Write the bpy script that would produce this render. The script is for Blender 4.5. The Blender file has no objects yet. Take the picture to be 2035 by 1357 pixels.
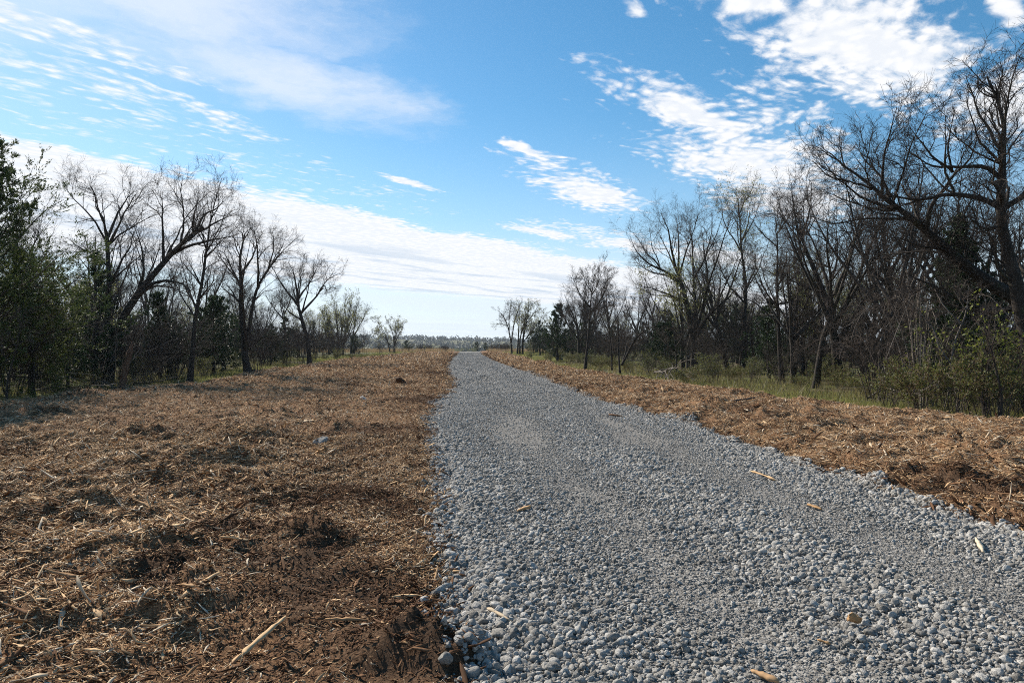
import bpy, math, random
import numpy as np

R = math.radians
rng = np.random.default_rng(7)
random.seed(7)
scene = bpy.context.scene
COL = scene.collection

# ------------------------------------------------------------------ camera
F = 1357.0                      # focal length in photograph pixels (24 mm on 36 mm)
CX, HY = 1017.5, 690.0          # image centre column, row of the eye-level line
EYE = 1.6
cam_d = bpy.data.cameras.new('camera')
cam_d.lens = 24.0
cam_d.sensor_width = 36.0
cam_d.clip_end = 9000
cam = bpy.data.objects.new('camera', cam_d)
COL.objects.link(cam)
cam.location = (0, 0, EYE)
cam.rotation_euler = (R(90) + math.atan((HY - 678.5) / F), 0, 0)
scene.camera = cam

# ------------------------------------------------------------------ light
SUN_AZ, SUN_EL = R(-40), R(36)          # azimuth left of the viewing direction (+Y)
sun_d = bpy.data.lights.new('sun', 'SUN')
sun_d.energy = 5.0
sun_d.angle = R(0.53)
sun_d.color = (1.0, 0.93, 0.82)
sun = bpy.data.objects.new('sun', sun_d)
COL.objects.link(sun)
sun.rotation_euler = (R(90) - SUN_EL, 0, R(180) - SUN_AZ)
sun.location = (-30, 40, 60)

scene.view_settings.view_transform = 'Standard'
scene.view_settings.look = 'None'
scene.view_settings.gamma = 1
scene.view_settings.use_curve_mapping = False
scene.view_settings.exposure = 0.66
scene.cycles.max_bounces = 5
scene.cycles.diffuse_bounces = 2
scene.cycles.adaptive_threshold = 0.012
scene.cycles.transparent_max_bounces = 8
scene.cycles.volume_bounces = 0
scene.cycles.filter_width = 1.0
scene.cycles.use_denoising = False


class NT:
    """small helper around a node tree"""
    def __init__(self, tree):
        self.t = tree
        tree.nodes.clear()

    def n(self, kind, ins=None, **props):
        nd = self.t.nodes.new(kind)
        for k, v in props.items():
            setattr(nd, k, v)
        for k, v in (ins or {}).items():
            if isinstance(v, bpy.types.NodeSocket):
                self.t.links.new(v, nd.inputs[k])
            else:
                nd.inputs[k].default_value = v
        return nd

    def math(self, op, a, b=0.0, c=None, clamp=False):
        ins = {0: a, 1: b}
        if c is not None:
            ins[2] = c
        return self.n('ShaderNodeMath', ins, operation=op, use_clamp=clamp).outputs[0]

    def vec(self, op, a, b=(0, 0, 0)):
        nd = self.n('ShaderNodeVectorMath', {0: a, 1: b}, operation=op)
        return nd.outputs['Value'] if op in ('DOT_PRODUCT', 'LENGTH') else nd.outputs[0]

    def ramp01(self, v, a, b, lo=0.0, hi=1.0):
        return self.n('ShaderNodeMapRange', {0: v, 1: a, 2: b, 3: lo, 4: hi}, interpolation_type='SMOOTHSTEP').outputs[0]

    def mix(self, f, a, b):
        nd = self.n('ShaderNodeMix', data_type='RGBA')
        for k, v in ((0, f), (6, a), (7, b)):
            if isinstance(v, bpy.types.NodeSocket):
                self.t.links.new(v, nd.inputs[k])
            else:
                nd.inputs[k].default_value = v
        return nd.outputs[2]

    def noise(self, vec, scale, detail=4.0, rough=0.55, dist=0.0):
        return self.n('ShaderNodeTexNoise', {'Vector': vec, 'Scale': scale, 'Detail': detail, 'Roughness': rough, 'Distortion': dist})

    def link(self, a, b):
        self.t.links.new(a, b)


# ------------------------------------------------------------------ sky
world = bpy.data.worlds.new('World')
scene.world = world
world.use_nodes = True
world.cycles.sampling_method = 'NONE'
w = NT(world.node_tree)
sky = w.n('ShaderNodeTexSky', sky_type='NISHITA', sun_disc=False, sun_elevation=SUN_EL, sun_rotation=SUN_AZ,
          altitude=200.0, air_density=1.0, dust_density=0.25, ozone_density=2.0)
hs = w.n('ShaderNodeHueSaturation', {'Hue': 0.489, 'Saturation': 1.32, 'Value': 0.86, 'Color': sky.outputs[0]})
gen = w.n('ShaderNodeTexCoord').outputs['Generated']
dirn = w.vec('NORMALIZE', gen)
sep = w.n('ShaderNodeSeparateXYZ', {0: dirn})
zc = w.math('MAXIMUM', sep.outputs[2], 0.012)
pl = w.n('ShaderNodeVectorMath', {0: dirn, 3: w.math('DIVIDE', 1.0, zc)}, operation='SCALE').outputs[0]
# cloud streets run along S; T is measured across them (both in units of the cloud base height)
S = w.vec('DOT_PRODUCT', pl, (0.6, 0.8, 0.0))
T = w.vec('DOT_PRODUCT', pl, (0.8, -0.6, 0.0))
q0 = w.n('ShaderNodeCombineXYZ', {0: S, 1: T}).outputs[0]
wob = w.noise(q0, 1.6, 3.0)
wofs = w.n('ShaderNodeVectorMath', {0: w.vec('SUBTRACT', wob.outputs[1], (0.5, 0.5, 0.5)), 3: 0.24}, operation='SCALE').outputs[0]
q = w.vec('ADD', q0, wofs)


def blob(s, t, rs, rt, rot=0.0, src=None):
    m = w.n('ShaderNodeMapping', {'Vector': src or q, 'Location': (s, t, 0), 'Rotation': (0, 0, R(rot)), 'Scale': (rs, rt, 1e6)}, vector_type='TEXTURE')
    return w.math('SUBTRACT', 1.0, w.vec('LENGTH', m.outputs[0]))


def union(vals):
    out = vals[0]
    for v in vals[1:]:
        out = w.math('MAXIMUM', out, v)
    return out


puffs = union([
    blob(2.55, -0.42, 1.05, 0.36, 6), blob(3.5, 0.0, 0.8, 0.4), blob(1.9, -0.60, 0.42, 0.13, 10), blob(2.5, -0.04, 0.25, 0.07),      # upper right sheet
    blob(2.85, -1.13, 0.85, 0.20, 2), blob(3.85, -1.17, 1.3, 0.52, 4), blob(4.9, -1.25, 1.3, 0.6),         # diagonal tongue
    blob(3.9, -2.26, 0.95, 0.33, -10), blob(2.75, -1.99, 0.26, 0.08), blob(1.84, -0.88, 0.09, 0.035),
    blob(4.9, -3.35, 0.75, 0.24), blob(6.0, -3.1, 1.1, 0.3), blob(7.5, -2.7, 1.8, 0.6), blob(2.95, -3.0, 0.42, 0.07),
])
broken = union([blob(1.0, -2.86, 1.05, 0.24), blob(0.75, -2.47, 0.75, 0.15), blob(3.1, -2.05, 0.55, 0.16), blob(3.3, -0.85, 0.9, 0.18), blob(5.6, -3.1, 1.4, 0.45)])
broken = w.math('MINIMUM', w.math('MULTIPLY', broken, 1.4), 0.30)
sparse = w.math('MINIMUM', union([blob(1.4, -3.25, 1.3, 0.4), blob(2.6, -3.45, 1.3, 0.35)]), 0.10)
puffs = union([puffs, broken, sparse])
# the long altocumulus bank: everything between two lines across the sky
T2 = w.math('ADD', T, w.math('MULTIPLY', w.math('SUBTRACT', w.noise(q0, 0.9, 5.0, 0.62).outputs[0], 0.5), 1.1))
bank = w.math('MINIMUM', w.math('MULTIPLY', w.math('SUBTRACT', -3.72, T2), 2.2), w.math('MULTIPLY', w.math('ADD', T2, 9.4), 0.6))
bank = w.math('MINIMUM', bank, 1.15)
# further streets that lie outside the picture, so the sky goes on all round
street = w.noise(w.vec('MULTIPLY', q0, (0.16, 0.42, 1)), 1.0, 3.0).outputs[0]
back = w.ramp01(S, 1.2, -1.6)
rest = w.math('SUBTRACT', w.math('MULTIPLY', w.math('MULTIPLY', w.math('SUBTRACT', street, 0.52), 4.5), back), w.math('SUBTRACT', 0.9, back))
mask = union([puffs, bank, rest])

nq = w.vec('MULTIPLY', q, (0.75, 1.25, 1))
fine = w.noise(nq, 13.0, 6.0, 0.62).outputs[0]
cell = w.n('ShaderNodeTexVoronoi', {'Vector': w.vec('MULTIPLY', q, (0.8, 1.25, 1)), 'Scale': 19.0, 'Smoothness': 0.6}, feature='SMOOTH_F1').outputs['Distance']
med = w.noise(nq, 4.2, 5.0, 0.6).outputs[0]
tex = w.math('ADD', w.math('ADD', w.math('MULTIPLY', w.math('SUBTRACT', fine, 0.5), 1.5), w.math('MULTIPLY', w.math('SUBTRACT', med, 0.5), 1.5)),
             w.math('MULTIPLY', w.math('SUBTRACT', 0.42, cell), 0.55))
dens = w.math('ADD', w.math('MULTIPLY', mask, 1.25), tex)
cover = w.ramp01(dens, 0.10, 0.85)
thick = w.ramp01(dens, 0.3, 1.5)
# cirrus veil, high and soft
cir_q = w.vec('ADD', q0, w.n('ShaderNodeVectorMath', {0: w.vec('SUBTRACT', w.noise(q0, 2.2, 5.0, 0.6).outputs[1], (0.5, 0.5, 0.5)), 3: 0.9}, operation='SCALE').outputs[0])
cirrus = union([blob(0.95, -1.95, 0.75, 0.42, 25, cir_q), blob(1.5, -2.2, 0.9, 0.4, 0, cir_q), blob(0.2, -2.2, 1.0, 0.6, 0, cir_q)])
cirrus = w.math('MULTIPLY', w.ramp01(w.math('ADD', cirrus, w.math('MULTIPLY', w.math('SUBTRACT', w.noise(cir_q, 5.0, 6.0, 0.6).outputs[0], 0.5), 0.7)), -0.15, 1.0), 0.72)
# whitish streaks low over the horizon
lowbands = w.noise(w.n('ShaderNodeCombineXYZ', {0: w.math('MULTIPLY', S, 0.06), 1: w.math('MULTIPLY', T, 0.16)}).outputs[0], 1.6, 4.0).outputs[0]
low = w.math('MULTIPLY', w.ramp01(sep.outputs[2], 0.19, 0.02), w.ramp01(lowbands, 0.36, 0.62, 0.6, 1.0))

streak = w.noise(w.vec('MULTIPLY', q0, (0.35, 1.3, 1)), 1.5, 5.0, 0.6).outputs[0]
shade = w.ramp01(streak, 0.47, 0.64)
far = w.ramp01(T, -4.2, -6.0)
shade = w.math('MULTIPLY', w.math('MULTIPLY', shade, far), 0.9)
CLOUD = 6.6
white = (CLOUD, CLOUD, CLOUD * 1.015, 1)
grey = (CLOUD * 0.60, CLOUD * 0.70, CLOUD * 0.83, 1)
ccol = w.mix(shade, white, grey)
ccol = w.mix(w.math('MULTIPLY', w.ramp01(w.math('ADD', fine, w.math('MULTIPLY', cell, -0.6)), 0.42, 0.08), 0.32), ccol, grey)
base = w.mix(w.math('MULTIPLY', w.ramp01(sep.outputs[2], 0.34, 0.02), 0.5), hs.outputs[0], (CLOUD * .62, CLOUD * .78, CLOUD * .95, 1))
c1 = w.mix(low, base, (CLOUD * 0.80, CLOUD * 0.89, CLOUD * 0.98, 1))
c2 = w.mix(cirrus, c1, (CLOUD * 0.86, CLOUD * 0.91, CLOUD, 1))
c3 = w.mix(w.math('MULTIPLY', cover, 0.97), c2, ccol)
bg = w.n('ShaderNodeBackground', {'Color': c3, 'Strength': 0.10})
w.link(bg.outputs[0], w.n('ShaderNodeOutputWorld').inputs[0])


# ------------------------------------------------------------------ helpers
def sm(a, b, x):
    t = np.clip((x - a) / (b - a), 0, 1)
    return t * t * (3 - 2 * t)


def _hash(i, j, seed):
    h = (i.astype(np.int64) * 374761393 + j.astype(np.int64) * 668265263 + seed * 974634777) & 0xFFFFFFFF
    h = ((h ^ (h >> 13)) * 1274126177) & 0xFFFFFFFF
    h = h ^ (h >> 16)
    return (h & 0xFFFFFF) / float(0xFFFFFF)


def vnoise(x, y, seed=0):
    x = np.asarray(x, float); y = np.asarray(y, float)
    i = np.floor(x); j = np.floor(y)
    fx = x - i; fy = y - j
    fx = fx * fx * (3 - 2 * fx); fy = fy * fy * (3 - 2 * fy)
    a = _hash(i, j, seed); b = _hash(i + 1, j, seed); c = _hash(i, j + 1, seed); d = _hash(i + 1, j + 1, seed)
    return (a * (1 - fx) + b * fx) * (1 - fy) + (c * (1 - fx) + d * fx) * fy - 0.5


def fbm(x, y, oct=4, seed=0, gain=0.5):
    s = 0; a = 1.0
    for k in range(oct):
        s = s + a * vnoise(x * 2 ** k + 17.3 * k, y * 2 ** k - 9.1 * k, seed + k)
        a *= gain
    return s


def gz(x, y):
    """height of the ground"""
    x = np.asarray(x, float); y = np.asarray(y, float)
    z = 0.64 * sm(25, 128, y) - 10.0 * sm(138, 420, y)
    ridge = 27.0 * np.exp(-((y - 1350) / 330.0) ** 2) * (1 - 0.22 * sm(-260, 120, x) + 0.45 * fbm(x / 420.0 + 3.1, y / 900.0, 3, 5))
    ridge2 = 19.0 * np.exp(-((y - 2300) / 420.0) ** 2)
    z = z + ridge + ridge2 + 0.16 * fbm(x / 7.0, y / 7.0, 3, 11) * sm(9, 16, np.abs(x) + 0 * y)
    return z


_ds = np.concatenate([np.arange(2.0, 20, 0.05), np.arange(20, 137, 0.2)])
_py = HY + (EYE - gz(0 * _ds, _ds)) / _ds * F


def depth_of_row(py):
    """distance of the ground seen at a row of the photograph"""
    return float(np.interp(-py, -_py, _ds))


def ground_px(px, py):
    d = depth_of_row(py)
    x = (px - CX) / F * d
    return np.array((x, d, float(gz(x, d))))


def at(px, py, d):
    return np.array(((px - CX) / F * d, d, EYE + (HY - py) / F * d))


def mesh(name, V, quads=None, tris=None, smooth=False, mats=None, midx=None):
    V = np.asarray(V, np.float32).reshape(-1, 3)
    me = bpy.data.meshes.new(name)
    nq = 0 if quads is None else len(quads)
    nt = 0 if tris is None else len(tris)
    loops = []
    if nq: loops.append(np.asarray(quads, np.int32).ravel())
    if nt: loops.append(np.asarray(tris, np.int32).ravel())
    me.vertices.add(len(V)); me.vertices.foreach_set('co', V.ravel())
    if loops:
        loops = np.concatenate(loops)
        tot = np.concatenate([np.full(nq, 4, np.int32), np.full(nt, 3, np.int32)])
        start = np.concatenate([[0], np.cumsum(tot)[:-1]]).astype(np.int32)
        me.loops.add(len(loops)); me.loops.foreach_set('vertex_index', loops)
        me.polygons.add(nq + nt)
        me.polygons.foreach_set('loop_start', start); me.polygons.foreach_set('loop_total', tot)
        if smooth:
            me.polygons.foreach_set('use_smooth', np.ones(nq + nt, bool))
        if midx is not None:
            me.polygons.foreach_set('material_index', np.asarray(midx, np.int32))
    for m in (mats or []):
        me.materials.append(m)
    me.update(calc_edges=True)
    return me


def obj(name, data, parent=None, loc=None):
    o = bpy.data.objects.new(name, data)
    COL.objects.link(o)
    if parent is not None:
        o.parent = parent
    if loc is not None:
        o.location = loc
    return o


def tag(o, label=None, cat=None, group=None, kind=None):
    if label: o['label'] = label
    if cat: o['category'] = cat
    if group: o['group'] = group
    if kind: o['kind'] = kind
    return o


def copy_tree(o, parent=None):
    c = o.copy()
    COL.objects.link(c)
    c.parent = parent
    for ch in o.children:
        copy_tree(ch, c)
    return c


# ------------------------------------------------------------------ materials
def material(name, build, disp=False):
    m = bpy.data.materials.new(name)
    m.use_nodes = True
    t = NT(m.node_tree)
    out = t.n('ShaderNodeOutputMaterial')
    sh = build(t)
    t.link(sh, out.inputs[0])
    return m


def rgb(c):
    return (c[0], c[1], c[2], 1.0)


def ramp(t, fac, stops):
    nd = t.n('ShaderNodeValToRGB', {0: fac})
    cr = nd.color_ramp
    while len(cr.elements) < len(stops):
        cr.elements.new(0.5)
    for e, (p, c) in zip(cr.elements, stops):
        e.position = p
        e.color = rgb(c)
    return nd.outputs[0]


def bark(name, lo, hi, mossy=0.0):
    def b(t):
        co = t.n('ShaderNodeTexCoord').outputs['Object']
        st = t.vec('MULTIPLY', co, (1, 1, 0.22))
        n1 = t.noise(st, 16.0, 5.0, 0.65).outputs[0]
        n2 = t.noise(co, 1.3, 3.0).outputs[0]
        col = ramp(t, n1, [(0.3, lo), (0.72, hi)])
        col = t.mix(t.ramp01(n2, 0.5, 0.7, 0, 0.5), col, rgb([c * 1.35 for c in hi]))
        if mossy:
            col = t.mix(t.ramp01(t.noise(co, 3.0).outputs[0], 0.55, 0.7, 0, mossy), col, (0.07, 0.085, 0.03, 1))
        bp = t.n('ShaderNodeBump', {'Strength': 0.7, 'Distance': 0.02, 'Height': n1})
        return t.n('ShaderNodeBsdfPrincipled', {'Base Color': col, 'Roughness': 0.9, 'Normal': bp.outputs[0], 'Specular IOR Level': 0.2}).outputs[0]
    return material(name, b)


def leaf(name, lo, hi, trans=0.35, rough=0.6):
    def b(t):
        g = t.n('ShaderNodeNewGeometry')
        oi = t.n('ShaderNodeObjectInfo')
        r = t.math('FRACT', t.math('ADD', g.outputs['Random Per Island'], t.math('MULTIPLY', oi.outputs['Random'], 0.13)))
        co = t.n('ShaderNodeTexCoord').outputs['Object']
        n = t.noise(co, 1.1, 3.0).outputs[0]
        f = t.math('ADD', t.math('MULTIPLY', r, 0.6), t.math('MULTIPLY', n, 0.5), clamp=True)
        col = ramp(t, f, [(0.15, lo), (0.85, hi)])
        p = t.n('ShaderNodeBsdfPrincipled', {'Base Color': col, 'Roughness': rough, 'Specular IOR Level': 0.25})
        tr = t.n('ShaderNodeBsdfTranslucent', {'Color': t.mix(0.5, col, rgb([min(1, c * 1.6) for c in hi]))})
        return t.n('ShaderNodeMixShader', {0: trans, 1: p.outputs[0], 2: tr.outputs[0]}).outputs[0]
    return material(name, b)


M_bark_grey = bark('bark_grey', (0.0279, 0.0223, 0.0186), (0.093, 0.0775, 0.0651))
M_bark_dark = bark('bark_dark', (0.0186, 0.0149, 0.0124), (0.0589, 0.0484, 0.0397), 0.3)
M_twig = bark('twig_bark', (0.0465, 0.0347, 0.0285), (0.1054, 0.0837, 0.0694))
M_twig_dark = bark('twig_bark_dark', (0.0248, 0.0193, 0.016), (0.0605, 0.0484, 0.0401))
M_twig_pale = bark('twig_bark_pale', (0.104, 0.088, 0.072), (0.224, 0.192, 0.16))
M_cedar = leaf('cedar_foliage', (0.020, 0.038, 0.012), (0.075, 0.100, 0.028), 0.25)
M_cedar_dark = leaf('cedar_foliage_dark', (0.010, 0.024, 0.009), (0.030, 0.055, 0.018), 0.15)
M_olive = leaf('weed_leaves', (0.030, 0.040, 0.012), (0.115, 0.122, 0.036), 0.35)
M_lime = leaf('spring_leaves', (0.065, 0.085, 0.016), (0.20, 0.22, 0.038), 0.35)
M_bud = leaf('buds', (0.14, 0.13, 0.05), (0.26, 0.27, 0.10), 0.4)
M_dry = leaf('dry_stems', (0.14, 0.095, 0.05), (0.32, 0.235, 0.13), 0.3)
M_grass = leaf('grass_blades', (0.07, 0.082, 0.022), (0.215, 0.21, 0.072), 0.4)
M_far = leaf('far_wood', (0.008, 0.016, 0.012), (0.032, 0.042, 0.028), 0.05)
M_rust = bark('snag_wood', (0.07, 0.040, 0.026), (0.22, 0.125, 0.08))


def wood(name, stops, rough=0.75):
    def b(t):
        oi = t.n('ShaderNodeObjectInfo').outputs['Random']
        co = t.n('ShaderNodeTexCoord').outputs['Object']
        n = t.noise(t.vec('MULTIPLY', co, (6, 60, 60)), 1.0, 4.0, 0.6).outputs[0]
        f = t.math('ADD', t.math('MULTIPLY', oi, 0.72), t.math('MULTIPLY', n, 0.30), clamp=True)
        col = ramp(t, f, stops)
        bp = t.n('ShaderNodeBump', {'Strength': 0.4, 'Distance': 0.004, 'Height': n})
        return t.n('ShaderNodeBsdfPrincipled', {'Base Color': col, 'Roughness': 0.9, 'Normal': bp.outputs[0], 'Specular IOR Level': 0.08}).outputs[0]
    return material(name, b)


M_chip_tan = wood('wood_chip_tan', [(0.0, (0.21, 0.118, 0.060)), (0.45, (0.45, 0.280, 0.148)), (1.0, (0.66, 0.460, 0.265))])
M_chip_dark = wood('wood_chip_dark', [(0.0, (0.04, 0.024, 0.015)), (0.6, (0.13, 0.068, 0.037)), (1.0, (0.25, 0.138, 0.073))])
M_chip_pale = wood('wood_chip_pale', [(0.0, (0.36, 0.26, 0.165)), (0.5, (0.52, 0.41, 0.285)), (1.0, (0.70, 0.60, 0.46))])
M_chip_orange = wood('wood_chip_orange', [(0.0, (0.27, 0.15, 0.07)), (1.0, (0.48, 0.31, 0.16))])


def b_stone(t):
    oi = t.n('ShaderNodeObjectInfo').outputs['Random']
    co = t.n('ShaderNodeTexCoord').outputs['Object']
    n = t.noise(co, 3.2, 5.0, 0.65).outputs[0]
    f = t.math('ADD', t.math('MULTIPLY', oi, 0.75), t.math('MULTIPLY', t.math('SUBTRACT', n, 0.35), 0.5), clamp=True)
    col = ramp(t, f, [(0.0, (0.14, 0.129, 0.114)), (0.45, (0.30, 0.283, 0.257)), (0.85, (0.47, 0.448, 0.415)), (1.0, (0.57, 0.525, 0.455))])
    bp = t.n('ShaderNodeBump', {'Strength': 0.5, 'Distance': 0.05, 'Height': n})
    return t.n('ShaderNodeBsdfPrincipled', {'Base Color': col, 'Roughness': 0.92, 'Normal': bp.outputs[0], 'Specular IOR Level': 0.08}).outputs[0]


M_stone = material('crushed_limestone', b_stone)


def b_road(t):
    co = t.n('ShaderNodeTexCoord').outputs['Object']
    v = t.n('ShaderNodeTexVoronoi', {'Vector': co, 'Scale': 32.0})
    v2 = t.n('ShaderNodeTexVoronoi', {'Vector': co, 'Scale': 85.0})
    patch = t.noise(co, 0.9, 4.0).outputs[0]
    spk = t.n('ShaderNodeSeparateColor', {0: v.outputs['Color']}).outputs[0]
    spk2 = t.n('ShaderNodeSeparateColor', {0: v2.outputs['Color']}).outputs[0]
    f = t.math('ADD', t.math('ADD', t.math('MULTIPLY', spk, 0.45), t.math('MULTIPLY', spk2, 0.30)), t.math('MULTIPLY', patch, 0.35))
    col = ramp(t, f, [(0.15, (0.072, 0.066, 0.059)), (0.55, (0.19, 0.177, 0.16)), (0.95, (0.36, 0.340, 0.312))])
    h = t.math('ADD', t.math('MULTIPLY', t.math('SUBTRACT', 0.7, v.outputs['Distance']), 1.0), t.math('MULTIPLY', t.math('SUBTRACT', 0.7, v2.outputs['Distance']), 0.45))
    bp = t.n('ShaderNodeBump', {'Strength': 1.0, 'Distance': 0.028, 'Height': h})
    return t.n('ShaderNodeBsdfPrincipled', {'Base Color': col, 'Roughness': 0.9, 'Normal': bp.outputs[0], 'Specular IOR Level': 0.2}).outputs[0]


M_road = material('gravel_fines', b_road)


def b_mulch(t):
    co = t.n('ShaderNodeTexCoord').outputs['Object']
    att = t.n('ShaderNodeAttribute', attribute_name='soil_shade').outputs['Fac']
    warp = t.vec('ADD', co, t.n('ShaderNodeVectorMath', {0: t.noise(co, 3.0, 3.0).outputs[1], 3: 0.35}, operation='SCALE').outputs[0])
    a = t.noise(t.vec('MULTIPLY', warp, (95, 26, 20)), 1.0, 5.0, 0.65).outputs[0]
    b = t.noise(t.vec('MULTIPLY', warp, (28, 105, 20)), 1.0, 5.0, 0.65).outputs[0]
    sel = t.ramp01(t.noise(co, 5.0, 2.0).outputs[0], 0.42, 0.58)
    fib = t.n('ShaderNodeMix', {0: sel, 2: a, 3: b}).outputs[0]
    big = t.noise(co, 0.55, 5.0, 0.6).outputs[0]
    f = t.math('ADD', t.math('MULTIPLY', t.math('SUBTRACT', fib, 0.5), 1.7), t.math('ADD', t.math('MULTIPLY', big, 0.55), 0.2), clamp=True)
    col = ramp(t, f, [(0.10, (0.05, 0.030, 0.018)), (0.42, (0.17, 0.093, 0.050)), (0.65, (0.31, 0.180, 0.097)), (0.95, (0.50, 0.35, 0.21))])
    soil_shade = ramp(t, fib, [(0.3, (0.04, 0.025, 0.016)), (0.7, (0.135, 0.083, 0.052))])  # dark tone for soil and the shade painted with it
    col = t.mix(att, col, soil_shade)
    bp = t.n('ShaderNodeBump', {'Strength': 1.0, 'Distance': 0.02, 'Height': fib})
    return t.n('ShaderNodeBsdfPrincipled', {'Base Color': col, 'Roughness': 0.95, 'Normal': bp.outputs[0], 'Specular IOR Level': 0.05}).outputs[0]


M_mulch = material('shredded_mulch_bed', b_mulch)


def b_ground(t):
    co = t.n('ShaderNodeTexCoord').outputs['Object']
    n1 = t.noise(co, 0.22, 5.0, 0.6).outputs[0]
    n2 = t.noise(co, 9.0, 5.0, 0.7).outputs[0]
    n3 = t.noise(co, 1.4, 4.0, 0.6).outputs[0]
    green = ramp(t, n2, [(0.3, (0.040, 0.052, 0.014)), (0.7, (0.145, 0.155, 0.048))])
    litter = ramp(t, n2, [(0.3, (0.045, 0.033, 0.022)), (0.7, (0.17, 0.125, 0.080))])
    f = t.ramp01(t.math('ADD', t.math('MULTIPLY', n1, 0.6), t.math('MULTIPLY', n3, 0.4)), 0.42, 0.56)
    col = t.mix(f, litter, green)
    bp = t.n('ShaderNodeBump', {'Strength': 1.0, 'Distance': 0.06, 'Height': n2})
    return t.n('ShaderNodeBsdfPrincipled', {'Base Color': col, 'Roughness': 0.95, 'Normal': bp.outputs[0], 'Specular IOR Level': 0.1}).outputs[0]


M_ground = material('woodland_ground', b_ground)

# ------------------------------------------------------------------ ground sheet
gx = np.sinh(np.linspace(-6.4, 6.4, 240)) * (1900 / math.sinh(6.4))
gy = np.concatenate([np.linspace(-1200, -40, 24)[:-1], np.linspace(-40, 160, 170)[:-1], np.geomspace(160, 4200, 130)])
GX, GY = np.meshgrid(gx, gy)


def grid_faces(nr, nc):
    i = np.arange((nr - 1) * (nc - 1))
    r = i // (nc - 1); c = i % (nc - 1)
    a = r * nc + c
    return np.stack([a, a + 1, a + nc + 1, a + nc], 1)


GZ = gz(GX, GY) - 0.02
tag(obj('ground', mesh('ground', np.stack([GX, GY, GZ], -1), grid_faces(len(gy), len(gx)), smooth=True, mats=[M_ground])), kind='structure')

# ------------------------------------------------------------------ edges of road and mulch, read off the photograph and laid on the ground
LE = [(1357, 972), (1300, 955), (1250, 935), (1180, 922), (1120, 905), (1060, 893), (1000, 886), (950, 883), (900, 872), (860, 862), (830, 862), (800, 872),
      (785, 890), (770, 901), (755, 902), (740, 894), (725, 889), (712, 897), (703, 909)]
RE = [(1060, 2035), (1000, 1845), (960, 1730), (920, 1600), (895, 1540), (860, 1430), (840, 1375), (820, 1285), (800, 1215), (780, 1152), (760, 1105),
      (745, 1065), (730, 1020), (715, 980), (703, 958)]
LM = [(800, -30), (790, 60), (778, 150), (766, 370), (742, 500), (728, 600), (718, 660), (710, 740), (704, 800)]          # left edge of the mulch
RM = [(848, 2060), (838, 1960), (822, 1780), (806, 1660), (790, 1540), (772, 1400), (752, 1260), (738, 1160), (724, 1085), (712, 1035), (704, 1005)]


def edge(tab, near, far, lift=0.05):
    p = [ground_px(px, HY + (py - HY) * EYE / (EYE - lift))[:2] for py, px in tab]
    p = [near] + sorted(p, key=lambda a: a[1]) + [far]
    y = np.array([a[1] for a in p]); x = np.array([a[0] for a in p])
    return lambda d: np.interp(d, y, x)


xl0 = edge(LE, (1.35, -8.0), (-16.0, 220.0))
xr0 = edge(RE, (6.2, -8.0), (-10.8, 220.0))
ml0 = edge(LM, (-15.0, -8.0), (-24.0, 220.0))
mr0 = edge(RM, (12.6, -8.0), (-2.0, 220.0))


def xl(d): return xl0(d) + 0.17 * fbm(d * 1.3, d * 0 + 2.2, 3, 21) * np.clip(d / 8, 0.5, 2.5)
def xr(d): return xr0(d) + 0.12 * fbm(d * 0.9, d * 0 + 7.7, 3, 22) * np.clip(d / 8, 0.5, 2.5)
def ml(d): return ml0(d) + 1.3 * fbm(d * 0.35, d * 0 + 4.4, 3, 23)
def mr(d): return mr0(d) + 0.9 * fbm(d * 0.4, d * 0 + 8.4, 3, 24)


def road_z(x, d):
    a, b = xl(d), xr(d)
    u = np.minimum(x - a, b - x)
    z = gz(x, d) + 0.075 * sm(-0.12, 0.22, u) - 0.035 + 0.03 * sm(0.3, 2.2, u)
    c = (a + b) / 2
    for off in (-0.85, 0.95):                                    # two shallow wheel tracks
        z = z - 0.018 * np.exp(-((x - c - off) / 0.34) ** 2)
    z = z + 0.030 * fbm(x * 1.3, d * 1.3, 4, 31) + 0.016 * np.sin(d * 14 + 3.0 * fbm(x * .8, d * .8, 2, 33)) * np.clip(fbm(x * 0.7, d * 0.5, 2, 32) + 0.1, 0, 1)
    return z


# lumps of pushed-up mulch (px, py, height m, radius m)
LUMPS = [(850, 1290, 0.11, 0.22), (960, 1300, 0.09, 0.18), (800, 1310, 0.08, 0.16), (900, 1330, 0.08, 0.15), (300, 1150, 0.10, 0.5), (420, 1240, 0.08, 0.3), (120, 1120, 0.09, 0.5),
         (60, 1250, 0.08, 0.3), (300, 930, 0.12, 0.5), (470, 965, 0.10, 0.35), (200, 880, 0.12, 0.6), (795, 757, 0.22, 0.5), (650, 905, 0.07, 0.3), (560, 990, 0.07, 0.4),
         (1520, 845, 0.16, 0.5), (1400, 822, 0.18, 0.7), (1600, 860, 0.14, 0.6), (1780, 890, 0.16, 0.6), (1950, 930, 0.16, 0.7), (1900, 985, 0.12, 0.4), (2000, 1000, 0.12, 0.4),
         (1470, 795, 0.2, 0.9), (1300, 790, 0.15, 0.8), (740, 790, 0.1, 0.5), (300, 770, 0.22, 0.9), (160, 790, 0.2, 0.9), (60, 830, 0.15, 0.7), (1090, 728, 0.3, 1.5), (900, 770, 0.1, 0.6)]
LUMPS = [(ground_px(a, b), h, r) for a, b, h, r in LUMPS]
_r = random.Random(12)
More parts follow.
